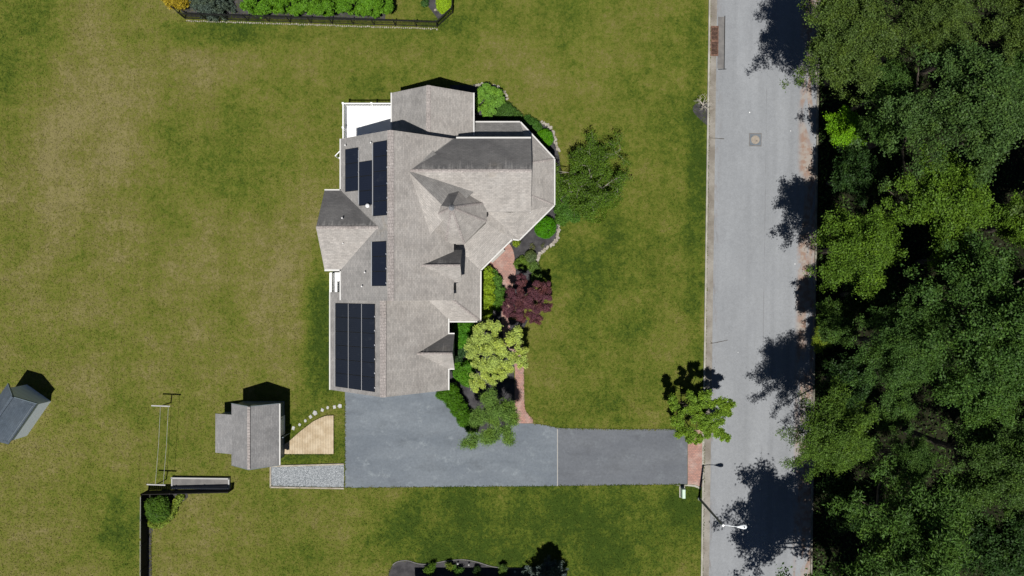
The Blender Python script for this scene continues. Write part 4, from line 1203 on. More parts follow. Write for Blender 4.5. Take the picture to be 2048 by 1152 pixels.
# ------------------------------------------------------------------ black picket fence, north garden
pk = empty("picket_fence", P(620, 42), "black metal picket fence round the northern neighbour's garden", "fence")
kx, ky = pk.location.x, pk.location.y
line = [P(358, 26), P(371, 38), P(875, 54.5), P(906, 26), P(909, -40)]
pm = MB().box((0, 0, .72), (.03, .03, 1.40)).mesh("picket", M["black"])
pst = MB().box((0, 0, .76), (.075, .075, 1.52)).box((0, 0, 1.54), (.10, .10, .05)).mesh("post", M["black"])
seen = set()
for a, b in zip(line, line[1:]):
    d = b - a; L = d.length; ang = math.atan2(d.y, d.x); n = int(L / .115)
    ns = max(1, round(L / 1.85))
    for i in range(ns + 1):
        q = a.lerp(b, i / ns)
        if (round(q.x, 2), round(q.y, 2)) in seen: continue
        seen.add((round(q.x, 2), round(q.y, 2)))
        put(pst, "post", pk, (q.x - kx, q.y - ky, 0), ang)
    for i in range(n):
        q = a.lerp(b, (i + .5) / n); put(pm, "picket", pk, (q.x - kx, q.y - ky, 0), ang)
    for z in (.18, 1.18, 1.38):
        MB().bar((a.x - kx, a.y - ky, z), (b.x - kx, b.y - ky, z), .035, .04).build("rail", M["black"], pk)
# pale strip of stones along the fence foot
fs = empty("fence_edging", P(620, 50), "pale mowing edge of small stones along the foot of the black picket fence", "edging")
m_st = []
for k in range(3):
    rr = random.Random(90 + k); n = 6
    pg = [(math.cos(6.283 * i / n) * rr.uniform(.75, 1.15), math.sin(6.283 * i / n) * rr.uniform(.75, 1.15)) for i in range(n)]
    m_ = MB(); b = 0
    m_.v = [(x, y, 0) for x, y in pg] + [(x * .78, y * .78, .55) for x, y in pg]
    m_.f = [tuple(range(n, 2 * n))] + [(i, (i + 1) % n, n + (i + 1) % n, n + i) for i in range(n)]; m_.m = [0] * len(m_.f)
    m_st.append(m_.mesh("stone", M["stone"]))
for i in range(120):
    a, b = P(372, 41.5), P(876, 58); q = a.lerp(b, (i + .5) / 120)
    put(m_st[i % 3], "stone", fs, (q.x - fs.location.x, q.y - fs.location.y + rnd.uniform(-.03, .03), 0), rnd.uniform(0, 6), (rnd.uniform(.09, .12), rnd.uniform(.06, .09), .07))

# stone edging of the front garden bed
se = empty("stone_edging", P(1110, 480), "pale fieldstone edging curving round the front garden bed", "edging")
for pts, n, w in ((smooth([(1080, 244), (1096, 251), (1107, 266), (1113, 290), (1117, 302)], 6), 26, .16), (smooth([(1118, 446), (1116, 470), (1108, 486), (1090, 498), (1078, 510), (1073, 526)], 6), 40, .17), (smooth([(952, 171), (968, 168), (990, 171), (1008, 184), (1015, 200)], 6), 30, .12)):
    for i in range(n * 2):
        t = (i + .5) / (n * 2) * (len(pts) - 1); j = int(t); f = t - j
        x = pts[j][0] + (pts[j + 1][0] - pts[j][0]) * f + rnd.uniform(-2.5, 2.5); y = pts[j][1] + (pts[j + 1][1] - pts[j][1]) * f + rnd.uniform(-2.5, 2.5)
        q = P(x, y); s = w * rnd.uniform(.6, 1.15)
        put(m_st[i % 3], "stone", se, (q.x - se.location.x, q.y - se.location.y, .01), rnd.uniform(0, 6), (s, s * rnd.uniform(.6, .9), s * .7))

# edging along the southern neighbour's bed
se2 = empty("bed_edging", P(900, 1121), "thin pale edging along the southern neighbour's curving flower bed", "edging")
pts = bed3[6:-6]
for i in range(len(pts) - 1):
    a, b = P(*pts[i]), P(*pts[i + 1])
    MB().bar((a.x - se2.location.x, a.y - se2.location.y, .03), (b.x - se2.location.x, b.y - se2.location.y, .03), .07, .06).build("edging_strip", M["patch"], se2)

# ------------------------------------------------------------------ street furniture
sl = empty("street_lamp", P(1398, 996.5), "tall grey street lamp post with a single curved arm and white head over the road", "street lamp")
MB().tube([(0, 0, -.1), (0, 0, .25)], [.17, .15], 10).build("base", M["pole"], sl)
MB().tube([(0, 0, .2), (0, 0, 3.6), (0, 0, 7.15)], [.115, .10, .08], 10).build("pole", M["pole"], sl)
MB().tube([(0, 0, 7.05), (0, 0, 7.25)], [.11, .10], 8).build("arm_bracket", M["white"], sl)
MB().tube([(0, 0, 7.12), (.4, .02, 7.3), (.8, -.02, 7.38), (1.15, -.04, 7.38)], [.035, .035, .03, .03], 6).build("arm", M["lamp_white"], sl)
m = MB()
pr = [(1.05, .05, .05), (1.2, .09, .07), (1.4, .16, .10), (1.6, .20, .11), (1.78, .16, .09), (1.85, .06, .04)]
rings = []
for x, w, h in pr:
    b = len(m.v)
    for j in range(10):
        t = 6.283 * j / 10; m.v.append((x, -.05 + w * math.cos(t), 7.38 + h * math.sin(t)))
    rings.append(b)
for a, b in zip(rings, rings[1:]):
    for j in range(10): m.f.append((a + j, a + (j + 1) % 10, b + (j + 1) % 10, b + j)); m.m.append(0)
m.f.append(tuple(rings[0] + j for j in range(10))); m.f.append(tuple(rings[-1] + j for j in range(10))); m.m += [0, 0]
m.build("lamp_head", M["lamp_white"], sl)
MB().tube([(1.6, -.05, 7.47), (1.6, -.05, 7.56)], [.05, .05], 8).build("photocell", M["solar_frame"], sl)

up_ = empty("utility_pedestal", P(1364, 983), "pale green utility pedestal on the grass south of the driveway", "utility box")
m = MB()
prof = [(-.17, 0), (.17, 0), (.17, .62), (.12, .74), (-.12, .74), (-.17, .62)]
b = len(m.v); m.v += [(x, -.42, z) for x, z in prof] + [(x, .38, z) for x, z in prof]
n = len(prof); m.f = [tuple(range(n)), tuple(reversed(range(n, 2 * n)))] + [((i + 1) % n, i, n + i, n + (i + 1) % n) for i in range(n)]; m.m = [0] * len(m.f)
m.build("cabinet", M["pedestal"], up_)
MB().box((0, -.02, .03), (.5, 1.0, .06)).build("plinth", M["grout"], up_)
MB().box((0, -.435, .4), (.1, .02, .08)).build("latch", M["black"], up_)

# storm drain: two slotted grates and an asphalt apron
gc = P(1429, 82)
sd_ = empty("storm_drain", gc, "storm drain of two rusty slotted grates set in the western gutter", "storm drain", rz=rot_road)
MB().box((0, 0, .008), (.72, 2.74, .016)).build("frame", M["rust"], sd_)
for k in (-1, 1):
    cyk = k * .66
    MB().box((0, cyk, .012), (.58, 1.14, .014)).build("recess", M["dark"], sd_)
    gm = MB().box((-.30, cyk, .022), (.04, 1.2, .03)).box((.30, cyk, .022), (.04, 1.2, .03)).build("grate", M["rust"], sd_)
    for i in range(10):
        MB().box((0, cyk - .54 + 1.08 * i / 9, .022), (.58, .055, .028)).build("bar", M["rust"], gm)
sheet("asphalt_patch", [road_pt(*a) for a in ((-hw + .73, 19.9), (-hw + 1.32, 19.9), (-hw + 1.32, 24.6), (-hw + .73, 24.6))], 0.010, M["patch"])
m = MB(); a, b = road_pt(-hw + 1.35, 19.8), road_pt(-hw + 1.35, 24.7)
m.bar((a.x, a.y, .010), (b.x, b.y, .010), .07, .008)
a, b = road_pt(-hw + .8, 19.82), road_pt(-hw + 1.55, 19.86); m.bar((a.x, a.y, .011), (b.x, b.y, .011), .06, .008)
tag(m.build("tar_seam", M["dark"]), kind="structure")
mh = empty("manhole", P(1510.5, 279.5), "round iron manhole cover set in a square dark patch of the road", "manhole cover", rz=rot_road)
MB().box((0, 0, .007), (1.14, 1.20, .006)).build("collar", M["patch"], mh)
MB().box((0, .0, .012), (.98, 1.0, .004)).build("mortar", M["drive"], mh)
MB().tube([(0, 0, .0), (0, 0, .022)], [.40, .39], 24).build("cover", M["manhole"], mh)
MB().box((.14, -.1, .024), (.08, .06, .006)).build("pick_hole", M["dark"], mh)
for px, py, r_, t_ in ((1499, 225, .07, "white chip of paper on the road north of the manhole"), (1581, 262, .045, "small white scrap on the road near the woods, level with the manhole"), (1590, 528, .05, "white scrap on the road by the long tree shadow"), (1476, 705, .035, "white scrap on the road north of the street tree")):
    q = P(px, py, 0)
    n = 6; rr = random.Random(px)
    pg = [(r_ * math.cos(6.283 * i / n) * rr.uniform(.5, 1.3), r_ * math.sin(6.283 * i / n) * rr.uniform(.5, 1.1)) for i in range(n)]
    tag(MB().prism(pg, 0.004, .02).build("paper_scrap", M["white"], None, q), t_, "litter")
tw = MB(); 
for a, b in (((1418, 276), (1435, 277)), ((1435, 277), (1448, 278))):
    p, q = P(*a), P(*b); tw.tube([(p.x, p.y, .035), (q.x, q.y, .04)], [.02, .03 if a[0] > 1430 else .018], 5)
tag(tw.build("fallen_stick", M["bark"]), "thin dark stick lying across the western gutter of the road", "stick")
sk = MB()
for a, b in (((1421, 687), (1433, 685)), ((1433, 685), (1456, 680)), ((1424, 686), (1420, 683))):
    p, q = P(*a), P(*b); sk.tube([(p.x, p.y, .035), (q.x, q.y, .03)], [.025, .012], 5)
tag(sk.build("fallen_stick", M["bark"]), "bent grey stick on the road just north of the street tree's shadow", "stick")

# bare twiggy bush at the kerb
branch_tree("bare_bush", "bare bleached twiggy bush on a dark mulch mound beside the kerb", P(1403, 213), 1.5, 1.1, 21, (0, 0, 0), 0, 0, M["dead"], levels=3, cat="bush", kids=(6, 3, 3), r0=.06, up0=.8)

# ------------------------------------------------------------------ front garden planting
G1 = (0.060, 0.125, 0.012); G2 = (0.045, 0.105, 0.012); LIME = (0.14, 0.20, 0.018)
shrub("hydrangea_bush", "rounded mixed green and yellow-green bush at the corner north of the porch", [(975, 190, 20, 1.0, .7), (963, 208, 15, .9, .6), (992, 200, 17, 1.0, .6), (978, 222, 14, .7, .5), (990, 185, 12, .9, .5)], (0.115, 0.24, 0.035), 60, 14, .06, .12, seed=3, split=6)
shrub("perennial_clump", "spiky green perennials trailing along the bed east of the rounded bush", [(1010, 218, 14, .35, .35), (1022, 226, 12, .35, .3), (1000, 228, 10, .3, .3), (1035, 233, 9, .3, .3)], (0.05, 0.11, 0.02), 40, 16, .07, .22, .2, 4, cat="plants")
shrub("perennial_clump", "low feathery green plants beside the porch corner north of the clipped half-round bush", [(1055, 246, 13, .35, .35), (1068, 250, 11, .3, .3), (1076, 256, 8, .3, .3)], (0.045, 0.115, 0.018), 40, 16, .07, .2, .2, 5, cat="plants")
shrub("clipped_bush", "bright green clipped bush tucked against the porch's north-east gutter", [(1089, 277, 16, .55, .55, 17)], (0.065, 0.20, 0.006), 110, 14, .05, .07, .7, 6, group="clipped round bushes", inner=.9, jit=.5)
shrub("clipped_bush", "bright green clipped ball bush standing free in the mulch by the porch", [(1090.5, 455, 20, .6, .6)], (0.05, 0.185, 0.004), 110, 14, .05, .07, .7, 7, group="clipped round bushes", inner=.9, jit=.5)
shrub("lime_plant", "small lime green plant right under the porch gutter corner", [(1033, 486, 7, .35, .35)], (0.17, 0.24, 0.02), 60, 12, .06, .12, .4, 8, cat="plant")
shrub("sage_mound", "sage green clipped mound beside the stone edging", [(1061.5, 513, 11, .4, .4)], (0.085, 0.125, 0.05), 120, 14, .04, .06, .6, 9, inner=.9, jit=.5)
shrub("daylily_clump", "yellow-green strap-leaved clump between sage mound and brick walk", [(1045, 522, 9, .3, .3), (1036, 528, 7, .3, .3), (1052, 532, 8, .25, .25)], (0.10, 0.17, 0.025), 50, 14, .07, .2, .2, 10, cat="plants")
shrub("daylily_clump", "flowering green clump on the stone edging beside the red maple's shadow", [(1066, 533, 9, .3, .3), (1073, 540, 7, .3, .3), (1076, 552, 6, .2, .2), (1070, 556, 8, .2, .2)], (0.085, 0.15, 0.03), 50, 14, .07, .18, .25, 12, cat="plants")
shrub("daylily_clump", "sparse pale tuft alone in the mulch north of the sage mound", [(1064, 494, 6, .15, .2), (1088, 492, 5, .15, .15)], (0.12, 0.14, 0.06), 26, 8, .07, .14, .2, 13, cat="plants")
shrub("box_hedge", "bright yellow-green hedge along the front gutter", [(975, 548, 12, .7, .5, 14), (976, 572, 13, .75, .5, 14), (977, 596, 13, .7, .5, 14), (974, 618, 12, .7, .5, 13), (971, 630, 9, .6, .4)], (0.19, 0.29, 0.018), 70, 14, .05, .10, .6, 14, cat="hedge")
shrub("leafy_shrub", "darker green leafy shrubs between the bright hedge and red maple", [(992, 562, 12, .45, .4), (998, 585, 12, .5, .4), (995, 608, 12, .5, .4), (987, 548, 7, .4, .3), (1000, 600, 9, .5, .4)], (0.075, 0.17, 0.025), 60, 14, .07, .12, .45, 15)
shrub("leafy_shrub", "glossy green shrub in the corner below the porch roof and garage", [(918, 655, 13, .8, .6), (935, 655, 13, .8, .6), (927, 672, 14, .9, .6), (940, 672, 10, .8, .5), (925, 688, 11, .8, .5)], (0.06, 0.19, 0.014), 70, 14, .06, .10, .6, 16)
shrub("leafy_shrub", "dark blue-green shrub beside the garage dormer", [(920, 704, 12, .7, .5), (928, 695, 10, .7, .5), (915, 722, 9, .6, .5)], (0.03, 0.07, 0.025), 40, 14, .07, .12, .6, 17)
shrub("leafy_shrub", "rounded bright green shrub east of the garage eave, above the driveway hedge", [(923, 745, 16, .9, .7), (935, 758, 14, .8, .6), (915, 735, 12, .7, .6), (937, 735, 12, .8, .6)], (0.07, 0.19, 0.014), 70, 14, .06, .11, .6, 18)
shrub("boxwood_hedge", "deep green hedge curving along the driveway corner", [(893, 787, 16, .8, .6), (907, 800, 17, .85, .6), (918, 818, 17, .85, .6), (930, 838, 16, .8, .6), (944, 852, 14, .7, .5), (905, 780, 12, .8, .6), (880, 790, 7, .5, .4)], (0.055, 0.145, 0.008), 70, 15, .06, .09, .55, 19, cat="hedge")
# feathery willow-like shrub overhanging the driveway
wl_lobes = [(985, 800, 22, 2.2, .7), (1000, 832, 26, 2.3, .8), (965, 838, 22, 2.0, .7), (1024, 838, 15, 1.8, .5), (945, 880, 15, 1.4, .4), (975, 866, 22, 1.9, .6), (1010, 866, 18, 1.8, .5), (928, 886, 8, 1.2, .3), (1017, 812, 14, 1.9, .5), (1020, 880, 8, 1.4, .3)]
shrub("willow_shrub", "feathery grey-green willow shrub spilling over the driveway edge", wl_lobes, (0.135, 0.235, 0.050), 60, 12, .15, .20, .16, 20, up=.5, mat="leaf", inner=.3, jit=1.4, split=12, lift=1.6)
# yellow-green tree over the walk
yl = [(1005, 690, 26, 2.6, .7), (965, 668, 22, 2.4, .7), (990, 656, 18, 2.4, .6), (1030, 672, 18, 2.5, .6), (1040, 705, 18, 2.5, .6), (950, 702, 22, 2.4, .7), (985, 715, 26, 2.8, .7), (1020, 720, 24, 2.7, .7), (960, 740, 22, 2.4, .6), (985, 750, 20, 2.4, .6), (955, 765, 18, 2.0, .5), (1000, 745, 16, 2.2, .5), (945, 690, 14, 2.3, .5), (1042, 725, 12, 2.2, .4)]
yt = shrub("golden_tree", "small tree with pale yellow-green leaves over the walk beside the garage", yl, (0.33, 0.42, 0.105), 62, 11, .085, .13, .5, 22, cat="tree", inner=.2, split=11, lift=1.1)
# Japanese maple
rl_ = [(1055, 595, 25, 1.9, .6), (1030, 585, 20, 1.8, .5), (1075, 580, 18, 1.9, .5), (1040, 615, 24, 1.9, .6), (1070, 612, 24, 1.8, .6), (1090, 600, 14, 1.6, .5), (1020, 610, 14, 1.6, .5), (1055, 635, 16, 1.6, .4), (1043, 560, 12, 1.8, .4), (1078, 638, 10, 1.4, .3), (1095, 575, 11, 1.6, .3), (1015, 625, 9, 1.4, .3), (1095, 615, 10, 1.4, .3)]
shrub("japanese_maple", "spreading dark red-purple maple between walk and lawn", rl_, (0.105, 0.042, 0.055), 80, 14, .065, .11, .45, 23, cat="tree", mat="leaf", inner=.2, split=11, lift=1.0)
# open branched cherry
branch_tree("cherry_tree", "sparse tree with pale bare branches showing through thin foliage, east of the porch", P(1176, 365), 4.0, 3.7, 31, (0.068, 0.130, 0.014), .115, 36000, M["bark_pale"], levels=4, kids=(10, 4, 4, 3), up0=.34, r0=.10, spread_clu=.15)
shrub("leafy_shrub", "loose green shrub in the mulch between porch and sparse tree", [(1125, 400, 16, .8, .5), (1135, 425, 16, .8, .5), (1122, 440, 10, .5, .4), (1145, 412, 14, .9, .5), (1118, 420, 8, .5, .4), (1150, 435, 10, .5, .4)], (0.06, 0.14, 0.02), 46, 12, .09, .13, .45, 24)
shrub("ground_cover_patch", "low bright green growth beneath the sparse tree", [(1195, 360, 24, .15, .25), (1215, 395, 24, .15, .2), (1170, 400, 20, .15, .2), (1190, 425, 22, .12, .15), (1160, 340, 16, .2, .2), (1225, 345, 14, .1, .15)], (0.085, 0.15, 0.014), 26, 10, .10, .12, .4, 25, cat="plants")
# street tree
tr_l = [(1385, 815, 20, 4.0, .6), (1360, 840, 17, 3.6, .6), (1410, 800, 18, 4.6, .6), (1440, 810, 18, 4.4, .6), (1430, 835, 20, 4.4, .6), (1400, 845, 20, 4.2, .7), (1375, 865, 18, 3.6, .6), (1420, 860, 18, 4.0, .6), (1450, 825, 12, 4.0, .5), (1343, 800, 9, 3.2, .4), (1380, 790, 8, 3.8, .4), (1460, 808, 8, 4.0, .4), (1450, 875, 8, 3.4, .4), (1440, 865, 9, 3.6, .4), (1355, 865, 10, 3.2, .4), (1395, 878, 10, 3.4, .4), (1400, 828, 14, 3.0, .5), (1350, 815, 9, 3.2, .4)]
st_ = shrub("street_tree", "young light green street tree overhanging kerb and driveway mouth", tr_l, (0.125, 0.215, 0.024), 70, 12, .085, .13, .6, 26, cat="tree", mat="leaf", inner=.2, split=11)
b0 = P(1392, 800)
tm = trunk_mesh(3.6, .11, [(P(q[0], q[1], q[3]).x - b0.x, P(q[0], q[1], q[3]).y - b0.y, q[3]) for q in tr_l], (1, 1, 1), 0, 4, M["bark"], 12)
put(tm, "trunk", st_, (b0.x - st_.location.x, b0.y - st_.location.y, 0))
for nm_, o_ in (("t", yt),):
    put(trunk_mesh(2.0, .09, [(0, 0, 2.2), (.8, -.6, 2.0), (-.8, -.9, 2.0), (.4, .6, 2.2)], (1, 1, 1), 0, 6, M["bark"], 4), "trunk", o_, (-.3, -.5, 0))

# south-west corner planting
shrub("evergreen_shrub", "round dense evergreen shrub in the angle of the dark fence", [(316, 1022, 22, .8, .7), (322, 1008, 16, .8, .6), (306, 1010, 14, .7, .6)], (0.07, 0.145, 0.018), 80, 14, .06, .09, .5, 40)
shrub("hosta_row", "crescent row of yellow-green hostas round the evergreen shrub", [(306, 1047, 8, .2, .25), (318, 1047, 8, .2, .25), (330, 1040, 8, .2, .25), (340, 1030, 7, .2, .25), (347, 1018, 7, .2, .25), (353, 1006, 7, .2, .25), (358, 998, 6, .2, .25), (362, 993, 5, .2, .2)], (0.15, 0.21, 0.03), 60, 12, .06, .16, .5, 41, cat="plants")

# ------------------------------------------------------------------ northern neighbour's garden
shrub("golden_conifer", "golden yellow shrub at the fence's west corner", [(345, 2, 13, 1.1, .8), (362, 4, 12, 1.0, .7), (335, -8, 12, 1.2, .8), (372, -2, 9, .9, .7)], (0.30, 0.23, 0.02), 44, 14, .08, .13, .5, 50)
conifer("blue_spruce", "silvery blue-green spruce behind the black picket fence", P(428, -3), 3.4, 2.15, 51, (0.085, 0.12, 0.10), leaf=.14, n_whorl=18)
for i, (x0, tx) in enumerate(((520, "westmost bright green arborvitae of the row behind the picket fence"), (585, "bright green arborvitae second from the spruce behind the picket fence"), (650, "bright green arborvitae third from the spruce, with its neighbours a solid hedge"), (710, "bright green arborvitae fourth from the spruce, next to the last"), (752, "eastmost smaller bright green arborvitae, dark shadow on its east side"))):
    shrub("arborvitae", tx, [(x0, 6, 34 if i < 4 else 20, 2.2, 1.5, 26), (x0 - 20, 10, 20, 1.6, 1.2, 22), (x0 + 18, 14, 18, 1.4, 1.1, 20), (x0, 26, 14, .9, .8, 10), (x0 + (20 if i < 4 else 5), -10, 20, 2.4, 1.2)], (0.088, 0.205, 0.014), 60, 15, .07, .11, .6, 60 + i, split=10, inner=.3, group="arborvitae row behind the picket fence", cat="tree")
shrub("lime_shrub", "lime green clipped shrub in the picket fence's east corner", [(888, 6, 15, .7, .6, 20), (893, 16, 9, .6, .5), (895, -14, 14, .8, .7)], (0.20, 0.32, 0.014), 90, 14, .05, .09, .6, 70)
shrub("small_plant", "small green plant alone in the mulch of the northern garden", [(850, 6, 7, .2, .2)], (0.04, 0.10, 0.025), 50, 12, .06, .12, .4, 71, cat="plant")
tag(put(m_st[1], "boulder", None, P(871, 20), .4, (.17, .12, .15)), "small white rock in the northern garden's mulch", "rock")

# ------------------------------------------------------------------ southern neighbour: bed plants, spruce, house south of the frame
for i, (px, py, r_, c, tx) in enumerate(((862, 1138, 13, (0.075, 0.15, 0.02), "largest bright grassy clump in the southern neighbour's bed"), (900, 1131, 7, (0.12, 0.17, 0.03), "small lime plant near the top curve of the southern bed"), (914, 1139, 10, (0.07, 0.15, 0.025), "spotted green plant right of the lime one in the southern bed"), (1008, 1139, 12, (0.085, 0.15, 0.035), "pale grassy clump near the dark spruce shadow"), (955, 1144, 9, (0.03, 0.06, 0.02), "dim green plant in the shaded middle of the southern bed"))):
    shrub("grassy_clump", tx, [(px, py, r_, .3, .35)], c, 60, 14, .08, .24, .16, 80 + i, cat="plant", up=.4, jit=1.3, split=7, inner=.3)
for i, (px, py, tx) in enumerate(((916, 1125, "white flower head left of the pair in the southern bed"), (938, 1127, "white flower head right of the pair in the southern bed"), (1030, 1141, "white path light at the edge of the southern neighbour's bed"), (1064, 1142, "white path light beside the blue spruce"))):
    q = P(px, py); mm = MB()
    mm.tube([(0, 0, 0), (0, 0, .3)], [.015, .015], 5).tube([(0, 0, .28), (0, 0, .33), (0, 0, .38)], [.09, .08, .02], 8)
    tag(mm.build("path_light" if i > 1 else "flower_stalk", M["flag"], None, q), tx, "garden light" if i > 1 else "flower")
conifer("blue_spruce", "silver-blue spruce at the bottom edge casting a dark branched shadow", P(1094, 1153), 7.3, 2.05, 52, (0.11, 0.15, 0.15), leaf=.16, n_whorl=14)
nh = empty("neighbour_house", (-2.5, -32.2, 0), "neighbouring house just south of the flower bed, its shadow on the mulch", "house")
m = MB(); gable_ew(m, [(-4.2, 0), (4.2, 0), (4.2, 5.2), (0, 8.2), (-4.2, 5.2)], -6.3, 3.7); m.build("wall", M["siding"], nh)
MB().slab([(-6.6, 0, 8.4), (4.0, 0, 8.4), (4.0, 4.7, 5.1), (-6.6, 4.7, 5.1)]).build("roof", M["sh"], nh)
MB().slab([(-6.6, 0, 8.4), (4.0, 0, 8.4), (4.0, -4.7, 5.1), (-6.6, -4.7, 5.1)]).build("roof", M["sh"], nh)
for x in (-4.6, -1.6, 1.4):
    f = MB().box((x, 4.22, 1.7), (1.1, .08, 1.5)).build("window", M["white"], nh); MB().box((x, 4.25, 1.7), (.95, .08, 1.35)).build("pane", M["glass"], f)

# ------------------------------------------------------------------ woodland
OL = (0.064, 0.106, 0.024); MP = (0.074, 0.142, 0.016); DK = (0.047, 0.100, 0.022); MD = (0.050, 0.104, 0.023)
woods = [
 ("oak_tree", "large olive green oak overhanging the road at the top", 1682, 85, 108, 10.5, "L0", OL, 1.0, 1.1),
 ("oak_tree", "olive oak at the top edge just east of the road's overhanging oak", 1865, 55, 85, 12, "L1", OL, 1, 1),
 ("oak_tree", "largest dark olive oak filling the upper right of the woods", 1905, 225, 140, 13, "L2", (0.052, 0.100, 0.027), 1.05, 1),
 ("oak_tree", "oak in the top right corner of the woods", 2030, 50, 75, 12, "M0", OL, 1, 1),
 ("oak_tree", "blue-green oak on the right edge beside the largest oak", 2045, 160, 65, 10.5, "M1", DK, 1, 1),
 ("oak_tree", "dull olive oak crown between the roadside oak and the largest oak", 1785, 175, 60, 9.5, "M2", MD, 1, 1),
 ("oak_tree", "shaded green crown just right of the sunny bright green sapling", 1775, 262, 48, 8, "S0", MD, 1, 1),
 ("maple_sapling", "bright yellow-green sapling in a sun patch at the wood's edge by the road", 1688, 262, 40, 4.0, "S1", (0.12, 0.27, 0.010), 1, 1),
 ("maple_tree", "light green maple at the road edge halfway down the woods", 1712, 490, 88, 9.5, "M0", MP, 1.0, 1.0),
 ("maple_tree", "light green maple behind the roadside one, further from the road", 1880, 408, 96, 10.5, "M1", MP, 1.05, 1),
 ("maple_tree", "small light green maple cut by the right edge of the picture", 2030, 448, 52, 9.5, "S0", MP, 1, 1),
 ("oak_tree", "huge blue-green crown on the right middle of the woods", 1985, 640, 160, 13.5, "L1", DK, 1.0, 1),
 ("oak_tree", "blue-green crown left of the huge one, in the middle of the woods", 1800, 690, 98, 11, "L0", (0.047, 0.099, 0.022), 1.15, .9),
 ("oak_tree", "lighter green crown below the huge blue-green one", 1955, 775, 90, 11.5, "M2", (0.054, 0.114, 0.022), 1.1, .9),
 ("beech_tree", "feathery light green tree leaning over the road's lower stretch", 1660, 870, 82, 9.5, "F0", (0.068, 0.128, 0.020), 1.0, 1.15),
 ("beech_tree", "wide feathery dark green tree at the bottom centre of the woods", 1820, 1062, 138, 11.5, "F1", (0.052, 0.108, 0.022), 1.05, .95),
 ("oak_tree", "green oak crown in the lower right of the woods", 1985, 925, 108, 11.5, "L2", (0.050, 0.098, 0.021), 1.0, 1),
 ("beech_tree", "narrow yellowish crown above the wide feathery tree", 1818, 918, 55, 10, "F0", MD, .9, 1.1),
 ("oak_tree", "small dim crown in the dark gap above the narrow yellowish crown", 1786, 818, 40, 7, "S1", MD, 1, 1),
 ("oak_tree", "small green crown at the right edge above the lower right corner", 2062, 950, 62, 10, "M1", DK, 1, 1),
 ("understorey_tree", "dim green understorey tree below the roadside maple", 1668, 650, 45, 5.0, "S0", (0.05, 0.10, 0.02), 1, 1),
 ("understorey_shrub", "yellow-green shrub hanging over the kerb by the dark gap", 1646, 672, 24, 1.6, "S1", (0.13, 0.19, 0.02), 1, 1.2),
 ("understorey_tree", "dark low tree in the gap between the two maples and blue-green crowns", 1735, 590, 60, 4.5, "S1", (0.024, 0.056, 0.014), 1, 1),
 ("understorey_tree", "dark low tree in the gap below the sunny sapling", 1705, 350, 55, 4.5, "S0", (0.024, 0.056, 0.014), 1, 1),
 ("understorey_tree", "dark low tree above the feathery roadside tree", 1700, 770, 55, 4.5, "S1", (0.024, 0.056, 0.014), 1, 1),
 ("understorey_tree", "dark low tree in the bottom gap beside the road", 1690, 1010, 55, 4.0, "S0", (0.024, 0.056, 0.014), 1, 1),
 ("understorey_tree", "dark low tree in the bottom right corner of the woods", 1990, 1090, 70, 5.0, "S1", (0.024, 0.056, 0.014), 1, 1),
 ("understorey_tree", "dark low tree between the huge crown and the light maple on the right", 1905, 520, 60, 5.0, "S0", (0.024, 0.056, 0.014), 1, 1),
 ("oak_tree", "oak beyond the bottom edge that throws the broad shadow over the road", 1665, 1285, 128, 12, "M0", MD, 1.15, 1.0),
 ("oak_tree", "oak beyond the bottom edge behind the shadow-throwing one", 1860, 1300, 130, 12, "M2", DK, 1, 1),
 ("oak_tree", "oak beyond the top edge beside the road", 1700, -100, 110, 11, "M1", OL, 1, 1),
 ("oak_tree", "oak beyond the top edge further into the woods", 1900, -110, 120, 12, "M2", OL, 1, 1),
 ("oak_tree", "oak beyond the right edge at the top of the woods", 2190, 180, 130, 12, "M0", DK, 1, 1),
 ("oak_tree", "oak beyond the right edge at the middle of the woods", 2200, 430, 130, 12, "M1", OL, 1, 1),
 ("oak_tree", "oak beyond the right edge below the middle of the woods", 2220, 760, 130, 12, "M2", DK, 1, 1),
 ("oak_tree", "oak beyond the right edge near the bottom of the woods", 2200, 1060, 130, 12, "M0", MD, 1, 1),
]
for i, (nm, tx, px, py, r_, zc, cr_, c, ax, ay) in enumerate(woods):
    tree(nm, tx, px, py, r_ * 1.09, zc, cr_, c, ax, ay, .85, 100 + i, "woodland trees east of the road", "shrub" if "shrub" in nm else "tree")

# undergrowth on the woodland floor
rng = np.random.default_rng(77)
n = 26000
uu = hw + .25 + 26 * rng.random(n) ** 1.3; vv = rng.uniform(-32, 32, n)
hh = .08 + .7 * rng.random(n) ** 2
c_, s_ = math.cos(rot_road), math.sin(rot_road)
pos = np.stack([rc.x + uu * c_ - vv * s_, rc.y + uu * s_ + vv * c_, hh], 1)
nrm = rng.normal(size=pos.shape) * .4 + np.array([0, 0, .9])
o = put(leaf_mesh("undergrowth", pos, nrm, .24, .6, rng, M["leaf"]), "undergrowth"); o.color = (.030, .062, .012, 1); tag(o, kind="stuff")

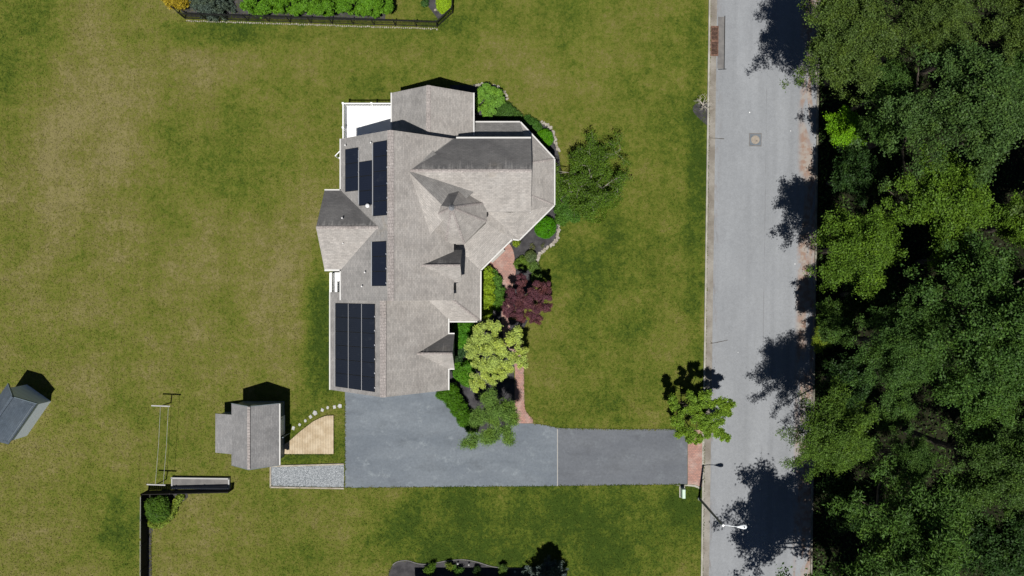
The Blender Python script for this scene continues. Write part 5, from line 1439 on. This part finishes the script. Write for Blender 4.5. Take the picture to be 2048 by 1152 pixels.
# ------------------------------------------------------------------ grass blades over the lawn, and ragged fringes along its edges
def inside(px, py, poly):
    r = np.zeros(len(px), bool); n = len(poly)
    for i in range(n):
        x1, y1 = poly[i]; x2, y2 = poly[(i + 1) % n]
        if y1 == y2: continue
        c = ((y1 > py) != (y2 > py)) & (px < (x2 - x1) * (py - y1) / (y2 - y1) + x1)
        r ^= c
    return r
rng = np.random.default_rng(123)
n = 190000
gx_ = rng.uniform(-20, 1424, n); gy_ = rng.uniform(-20, 1172, n)
keep = gx_ < (1420.5 - .0139 * gy_ - 5)
for poly in (drive_a, drive_b, bed1, bed2, walk1, walk2, gp, bed3 + [(1134, 1220), (776, 1220)], [(1375, 860), (1375, 972), (1410, 976), (1410, 860)],
             [(566, 909), (668, 909), (668, 831), (652, 831), (626, 843), (580, 881), (566, 891)], [(345, 956), (458, 957), (458, 976), (345, 976)],
             [(828, -30), (858, 15), (876, 38), (900, 26), (904, -30)]):
    keep &= ~inside(gx_, gy_, poly)
gx_, gy_ = gx_[keep], gy_[keep]
hz_ = rng.uniform(.012, .03, len(gx_))
pos = np.stack([(gx_ - 1024) / S, (576 - gy_) / S, hz_], 1)
nrm = rng.normal(size=pos.shape) * .34 + np.array([0, 0, .9])
tag(put(leaf_mesh("grass", pos, nrm, .13, .45, rng, M["lawn"]), "grass"), kind="stuff")
fr = []
edges = [[(690, 800), (690, 975.5), (1115, 972), (1375, 968.5)], [(1375, 858.5), (1240, 858.5), (1115, 856), (1098, 851.5), (1066, 846.5)], bed1[:-3], walk2[4:], [(543, 972), (688, 975)], [(543, 931), (688, 928)],
         [(1420.5, 0), (1404.5, 1152)], bed3, [(566, 909.5), (668, 909.5), (668, 831)], [(355, 42), (876, 59), (908, 30)], [(303, 1060), (303, 1152)]]
for e in edges:
    for a, b in zip(e, e[1:]):
        L = math.hypot(b[0] - a[0], b[1] - a[1]); k = int(L * 1.5)
        if not k: continue
        t_ = rng.random(k)
        fr.append(np.stack([a[0] + (b[0] - a[0]) * t_ + rng.normal(size=k) * 1.1, a[1] + (b[1] - a[1]) * t_ + rng.normal(size=k) * 1.1], 1))
fr = np.concatenate(fr)
pos = np.stack([(fr[:, 0] - 1024) / S, (576 - fr[:, 1]) / S, rng.uniform(.02, .04, len(fr))], 1)
nrm = rng.normal(size=pos.shape) * .6 + np.array([0, 0, .8])
tag(put(leaf_mesh("grass_fringe", pos, nrm, .13, .4, rng, M["lawn"]), "grass_fringe"), kind="stuff")
